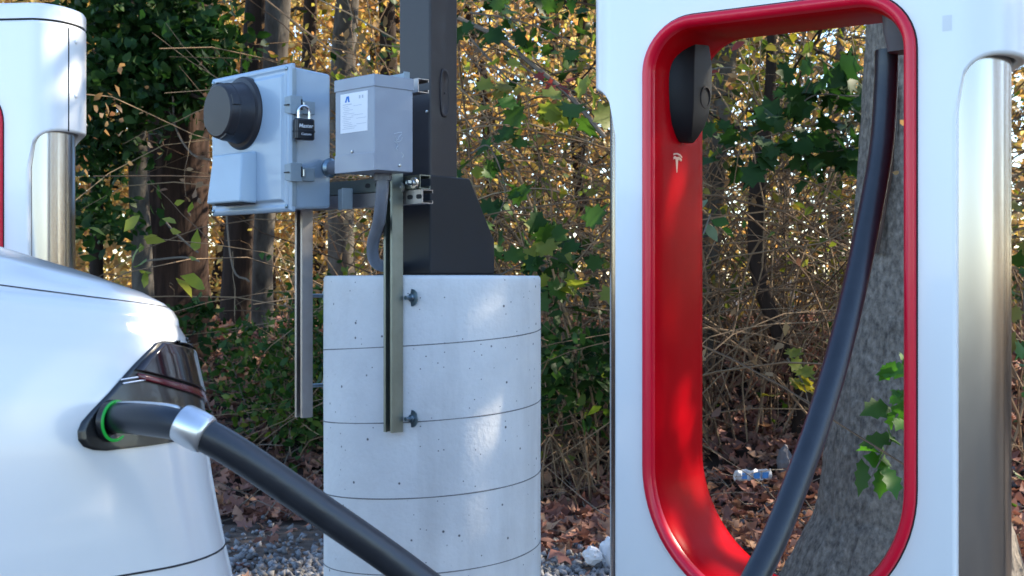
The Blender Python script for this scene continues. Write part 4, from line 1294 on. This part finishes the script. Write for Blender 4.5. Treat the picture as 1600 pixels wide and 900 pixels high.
def spray(label, pts, kind, mats, n, size, spread, r=0.005, name='leafy_branch', group='leafy sprays at the wood edge', face=0.6, stem='twig'):
    path = smooth_path([at(*p) for p in pts], 8)
    t = empty(name, path[0], 0, label, 'branch', group)
    o2 = Vector(path[0])
    b = MB(); b.tube([p - o2 for p in path], [r * (1 - 0.6 * i / len(path)) for i in range(len(path))], 6); b.build('stem', M[stem], t)
    for i in range(n):
        p = path[rnd.randrange(len(path) // 5, len(path))]
        q = p + Vector((rnd.gauss(0, spread), rnd.gauss(0, spread), rnd.gauss(0, spread * 0.8)))
        o = bpy.data.objects.new('leaf', leaf_data(kind, rnd.choice(mats)))
        link(o, t)
        dirv = (q - p + Vector((rnd.gauss(0, .02), rnd.gauss(0, .02), -0.02))).normalized()
        nrm = Vector((rnd.gauss(0, .5), -face + rnd.gauss(0, .4), 0.5 + rnd.gauss(0, .3))).normalized()
        y = nrm.cross(dirv).normalized(); z = dirv.cross(y).normalized()
        mt_ = Matrix((dirv, y, z)).transposed().to_4x4()
        s_ = size * rnd.uniform(0.7, 1.25)
        o.rotation_euler = mt_.to_euler(); o.scale = (s_, s_ * rnd.uniform(.8, 1.1), s_); o.location = q - o2
    return t


spray('upper spray of dark green lobed leaves in the red loop beside the cable', [(1390, 150, 6.0), (1330, 150, 5.95), (1270, 150, 5.9), (1225, 190, 5.9)], 'maple', ['l_green'], 46, 0.145, 0.10)
spray('lower spray of dark green lobed leaves crossing the bent sapling', [(1370, 215, 6.1), (1310, 235, 6.0), (1230, 235, 5.9), (1120, 245, 5.9)], 'maple', ['l_green'], 52, 0.135, 0.085)
spray('pale oval leaves on a twig by the inner left wall of the loop', [(1080, 395, 4.4), (1095, 375, 4.3), (1110, 335, 4.3)], 'oval', ['l_pale', 'l_bright', 'l_yel'], 6, 0.10, 0.03)
spray('leaf sprig near the plug holster with one reddish leaf', [(1080, 140, 5.0), (1110, 110, 5.0), (1150, 105, 5.0)], 'oval', ['l_bright', 'l_yel', 'l_red'], 5, 0.085, 0.04)
spray('bright green holly-like sprig against the smooth grey trunk', [(1440, 580, 4.0), (1405, 640, 3.98), (1390, 690, 3.96), (1362, 745, 3.96)], 'holly', ['l_bright', 'l_bright', 'l_shrub'], 15, 0.125, 0.035, face=1.1)
spray('few bright leaves at the loop right edge above the holly-like sprig', [(1440, 555, 4.0), (1415, 570, 3.98), (1395, 580, 3.98)], 'holly', ['l_bright'], 4, 0.11, 0.02, face=1.0)
spray('yellowish green leaves low in the loop beside the cable', [(1230, 560, 6.0), (1255, 600, 6.0), (1265, 640, 6.0)], 'maple', ['l_yel', 'l_olive'], 9, 0.11, 0.07)
spray('large yellow-green maple leaves left of the large post shoulder', [(960, 120, 5.4), (920, 160, 5.4), (880, 170, 5.4), (850, 185, 5.4)], 'maple', ['l_yel', 'l_shrub'], 11, 0.14, 0.06)
spray('yellow-green leaves on a thin stem right of the steel pole', [(735, 60, 5.6), (790, 120, 5.6), (815, 135, 5.6), (830, 160, 5.6)], 'maple', ['l_yel', 'l_bright', 'l_olive'], 12, 0.10, 0.07)
spray('small cluster of red leaves in the thicket top', [(800, 90, 5.8), (840, 120, 5.8), (855, 130, 5.8), (925, 150, 5.8)], 'maple', ['l_red'], 5, 0.09, 0.03)
spray('dark green leaf spray at the top right of the steel pole', [(735, 20, 5.9), (800, 30, 5.9), (860, 50, 5.9), (930, 80, 5.9)], 'maple', ['l_green', 'l_shrub'], 40, 0.11, 0.12)
spray('dark green lobed leaves beside the pole boot', [(735, 240, 5.6), (765, 230, 5.6), (790, 300, 5.6), (770, 350, 5.6)], 'maple', ['l_green', 'l_shrub'], 26, 0.12, 0.09)
spray('green leaves over the right shoulder of the footing', [(780, 430, 5.5), (850, 400, 5.5), (900, 430, 5.5), (880, 480, 5.5)], 'maple', ['l_green', 'l_shrub', 'l_yel'], 30, 0.12, 0.09)
spray('bright green leaves at the far right edge of the picture', [(1600, 700, 4.8), (1610, 600, 4.8), (1600, 480, 4.8), (1605, 330, 4.9)], 'maple', ['l_bright', 'l_shrub', 'l_olive'], 24, 0.11, 0.06)
# long bare branch in the thicket above the footing
t = empty('fallen_branch', P(720, 30, 6.2), 0, 'grey bare branch slanting down right of the steel pole', 'branch')
o2 = Vector(t.location)
b = MB(); b.tube([p - o2 for p in smooth_path([P(715, 28, 6.1), P(780, 60, 6.1), P(830, 100, 6.1), P(890, 150, 6.1), P(945, 215, 6.1)], 6)], 0.012, 8); b.build('bare_limb', M['twig'], t)

# --- background trees with golden crowns
G_BG = 'golden autumn trees deep in the wood'
bgt = []
BG = [(60, 12.5), (150, 15), (235, 13.2), (330, 14.5), (420, 12.8), (500, 15.5), (590, 13.5), (690, 15), (770, 13), (850, 15.5), (930, 13.5), (1020, 15),
      (1120, 13.5), (1215, 16), (1310, 14), (1420, 16), (1560, 14), (1660, 15)]
BGL = ['golden-leaved tree glowing behind the left charging post', 'second golden tree right of the left post, farther back', 'golden-leaved tree behind the thick brown trunk',
       'golden tree in the gap between brown trunk and meter cabinet', 'golden-leaved tree just above the meter cabinet', 'golden tree far back behind the padlock side of the cabinet',
       'golden-leaved tree left of the steel pole above the transformer', 'golden tree hidden mostly behind the steel pole', 'tan-leaved tree just right of the steel pole',
       'tan-leaved tree behind the thicket over the footing', 'golden tree behind the left shoulder of the large post', 'golden tree behind the white face of the large post',
       'sparse tree behind the left inner edge of the red loop', 'sparse tan-leaved tree seen far through the middle of the red loop', 'sparse tree seen beside the cable in the red loop',
       'sparse tree behind the smooth grey trunk', 'sparse tree behind the right steel column', 'sparse tree beyond the right edge of the picture']
for i, (px, d) in enumerate(BG):
    base = ground_at(px, d)
    h = rnd.uniform(3.6, 4.8)
    x_ = base.x
    right = px > 1050
    cs = [(x_ + rnd.gauss(0, 0.55), d + rnd.gauss(0, 0.5), base.z + rnd.uniform(0.15, h)) for k in range(26)]
    nl = 1100 if right else (4600 if px < 400 else 3200)
    tree('autumn_tree', BGL[i], base, [base + Vector((rnd.gauss(0, .1), 0, h * .5)), base + Vector((rnd.gauss(0, .2), 0, h))], [0.09, 0.07, 0.03], 'bark_grey' if right else 'bark_dark',
         rnd.choice(('l_gold', 'l_gold', 'l_gold', 'l_tan')) if not right else rnd.choice(('l_gold', 'l_olive')), nl, 0.09, group=G_BG, crown_c=cs, crown_r=0.6, limbs=8, limb_z=(0.8, h - 0.5), limb_len=1.3, shape='quad', n=12)

FW = []
while len(FW) < 65000:
    x = rnd.uniform(-15, 15); y = rnd.uniform(19, 27)
    z = gz(x, y) + rnd.uniform(-0.2, 7.5)
    if noise.noise(Vector((x * 0.55, y * 0.5, z * 0.7))) + 0.4 * noise.noise(Vector((x * 2, y * 2, z * 2))) > -0.34 + 0.025 * z + (0.16 if x > 2.5 else 0): FW.append((x, y, z))
SW = []
while len(SW) < 26000:
    if rnd.random() < 0.72:
        x = rnd.uniform(9.5, 17); y = rnd.uniform(-2, 19)
    else:
        x = rnd.uniform(-19, -13); y = rnd.uniform(4, 19)
    z = gz(x, y) + rnd.uniform(-0.1, 5.2)
    if noise.noise(Vector((x * 0.5, y * 0.5, z * 0.6))) > -0.2: SW.append((x, y, z))
tag(leaf_cloud('side_woodland', SW, NR.uniform(0.14, 0.30, len(SW)), M['l_tan'], shape='quad'), kind='stuff')
FWO = tag(leaf_cloud('far_woodland', FW, NR.uniform(0.12, 0.26, len(FW)), M['l_gold'], shape='quad'), kind='stuff')

# --- trees right of the picture whose crowns shade the posts
G_SD = 'trees standing right of the parking bays'
def shade_tree(x, y, zc, n, rad, lab, ls=0.11):
    base = Vector((x, y, gz(x, y)))
    cs = [(x + rnd.gauss(0, rad), y + rnd.gauss(0, rad), zc + rnd.gauss(0, rad * 0.62)) for _ in range(60)]
    tree('shade_tree', lab, base, [base + Vector((0.05, 0, 1.5)), base + Vector((0, 0.1, 3)), base + Vector((0.1, 0, zc - base.z)), base + Vector((0.1, 0, zc + 1))], [0.2, 0.16, 0.13, 0.1, 0.04], 'bark_grey',
         'l_olive', n, ls, group=G_SD, crown_c=cs, crown_r=0.42, limbs=9, limb_z=(2.4, zc), limb_len=2.0)
shade_tree(4.8, 3.2, 4.5, 2700, 1.0, 'leafy tree out of view right of the charging posts', 0.15)
shade_tree(4.9, 5.7, 4.9, 5200, 1.0, 'leafy tree out of view at the wood edge right', 0.14)
shade_tree(5.2, 9.2, 5.2, 6000, 1.2, 'leafy tree out of view deeper in the wood right')


# --- leaf litter, gravel, debris
def scatter(n, x0, x1, y0, y1, cond, lift=0.02):
    out = []
    while len(out) < n:
        x = rnd.uniform(x0, x1); y = rnd.uniform(y0, y1)
        if cond(x, y): out.append((x, y, gz(x, y) + rnd.uniform(0.006, lift)))
    return out


def litter_edge(x): return 6.05 if x < -0.4 else (4.9 if x > 0.1 else 5.6)


L1 = scatter(22000, -5, 5, 4.7, 10.5, lambda x, y: y > litter_edge(x) - 0.30 + 0.75 * noise.noise(Vector((x * 1.5, y * 1.5, 3))) + 0.35 * rnd.random() and abs(x) < 0.45 * y + 0.4, 0.07)
tag(leaf_cloud('leaf_litter', L1, NR.uniform(0.055, 0.135, len(L1)), M['litter'], shape='oak', flat=0.55), kind='stuff')
L2 = scatter(260, -3, 3, 4.4, 6.3, lambda x, y: True, 0.02)
tag(leaf_cloud('stray_leaves', L2, NR.uniform(0.05, 0.10, len(L2)), M['litter'], shape='oak', flat=0.3), kind='stuff')
G1 = scatter(12000, -2.6, 3.4, 3.9, 6.3, lambda x, y: rnd.random() < (1.0 if y < 5.05 else max(0.05, 0.6 - 0.9 * (y - 5.05))) and abs(x) < 0.5 * y, 0.018)
tag(leaf_cloud('gravel', G1, NR.uniform(0.012, 0.055, len(G1)) ** 1.0, M['stone'], shape='stone'), kind='stuff')
W1 = scatter(700, -2.6, -0.2, 5.9, 8.2, lambda x, y: True, 0.03)
bb_ = MB()
for p in W1[:240]:
    branch(bb_, p, (rnd.gauss(0, 1), rnd.gauss(0, 1), rnd.uniform(0, .5)), rnd.uniform(.25, .8), 0.004, Vector(), 4, wob=.3, steps=6)
for x, y, z in scatter(260, 0.0, 4.0, 5.4, 8.4, lambda x, y: True, 0.03):
    branch(bb_, (x, y, z), (rnd.gauss(0, 1), rnd.gauss(0, 1), rnd.uniform(0, .6)), rnd.uniform(.25, .8), 0.004, Vector(), 4, wob=.3, steps=6)
tag(bb_.build('fallen_twigs', M['twig'], None, angle=80), kind='stuff')
GC = scatter(500, -3.5, 4.5, 5.6, 8.6, lambda x, y: noise.noise(Vector((x * 1.2, y * 1.2, 9))) > 0.1, 0.12)
tag(leaf_cloud('ground_cover', GC, NR.uniform(0.04, 0.09, len(GC)), M['l_shrub'], shape='oval'), kind='stuff')


def crumple(name, label, cat, p, sx, sy, sz, m, amp=0.35):
    bm = bmesh.new(); bmesh.ops.create_icosphere(bm, subdivisions=3, radius=1)
    sd = rnd.random() * 30
    for v in bm.verts:
        f = 1 + amp * noise.noise(v.co * 1.7 + Vector((sd, 0, 0))) + amp * 0.7 * abs(noise.noise(v.co * 4 + Vector((0, sd, 0))))
        v.co = Vector((v.co.x * sx, v.co.y * sy, v.co.z * sz)) * f
    me = bpy.data.meshes.new(name); bm.to_mesh(me); bm.free()
    o = finish(me, name, m, None, smooth=True, angle=18)
    o.location = p
    return tag(o, label, cat)


crumple('crumpled_paper', 'crumpled white paper on brown leaves left of the large post', 'litter', at(926, 868, 4.95) + Vector((0, 0, 0)), 0.034, 0.038, 0.032, M['debris'])
crumple('torn_sheet', 'white scrap of paper half hidden behind the large post edge', 'litter', at(950, 866, 5.0), 0.03, 0.03, 0.06, M['debris'])
crumple('cloth_rag', 'grey rag lying in the leaves beside the cable', 'litter', at(1226, 722, 6.3), 0.035, 0.05, 0.075, M['rag'])
t = empty('snack_wrapper', at(1176, 742, 6.1), R(14), 'flattened white and blue wrapper lying on leaves in the loop', 'litter')
b = MB(); vs = []; nx, nz = 13, 5
for j in range(nz):
    for i in range(nx):
        vs.append((-0.095 + 0.19 * i / (nx - 1), 0.012 * math.sin(i * 1.3 + j), -0.025 + 0.05 * j / (nz - 1) + 0.004 * math.sin(i * 2.1)))
b.add(vs, [(j * nx + i, j * nx + i + 1, (j + 1) * nx + i + 1, (j + 1) * nx + i) for j in range(nz - 1) for i in range(nx - 1)])
o = b.build('wrapper_sheet', M['debris'], t, angle=20); s_ = o.modifiers.new('solid', 'SOLIDIFY'); s_.thickness = 0.002
for xa, xb in ((-0.06, -0.035), (0.0, 0.03), (0.045, 0.075)):
    b = MB(); b.box(xa, xb, -0.0155, -0.0125, -0.016, 0.012); b.build('print_patch', M['wrapblue'], t)
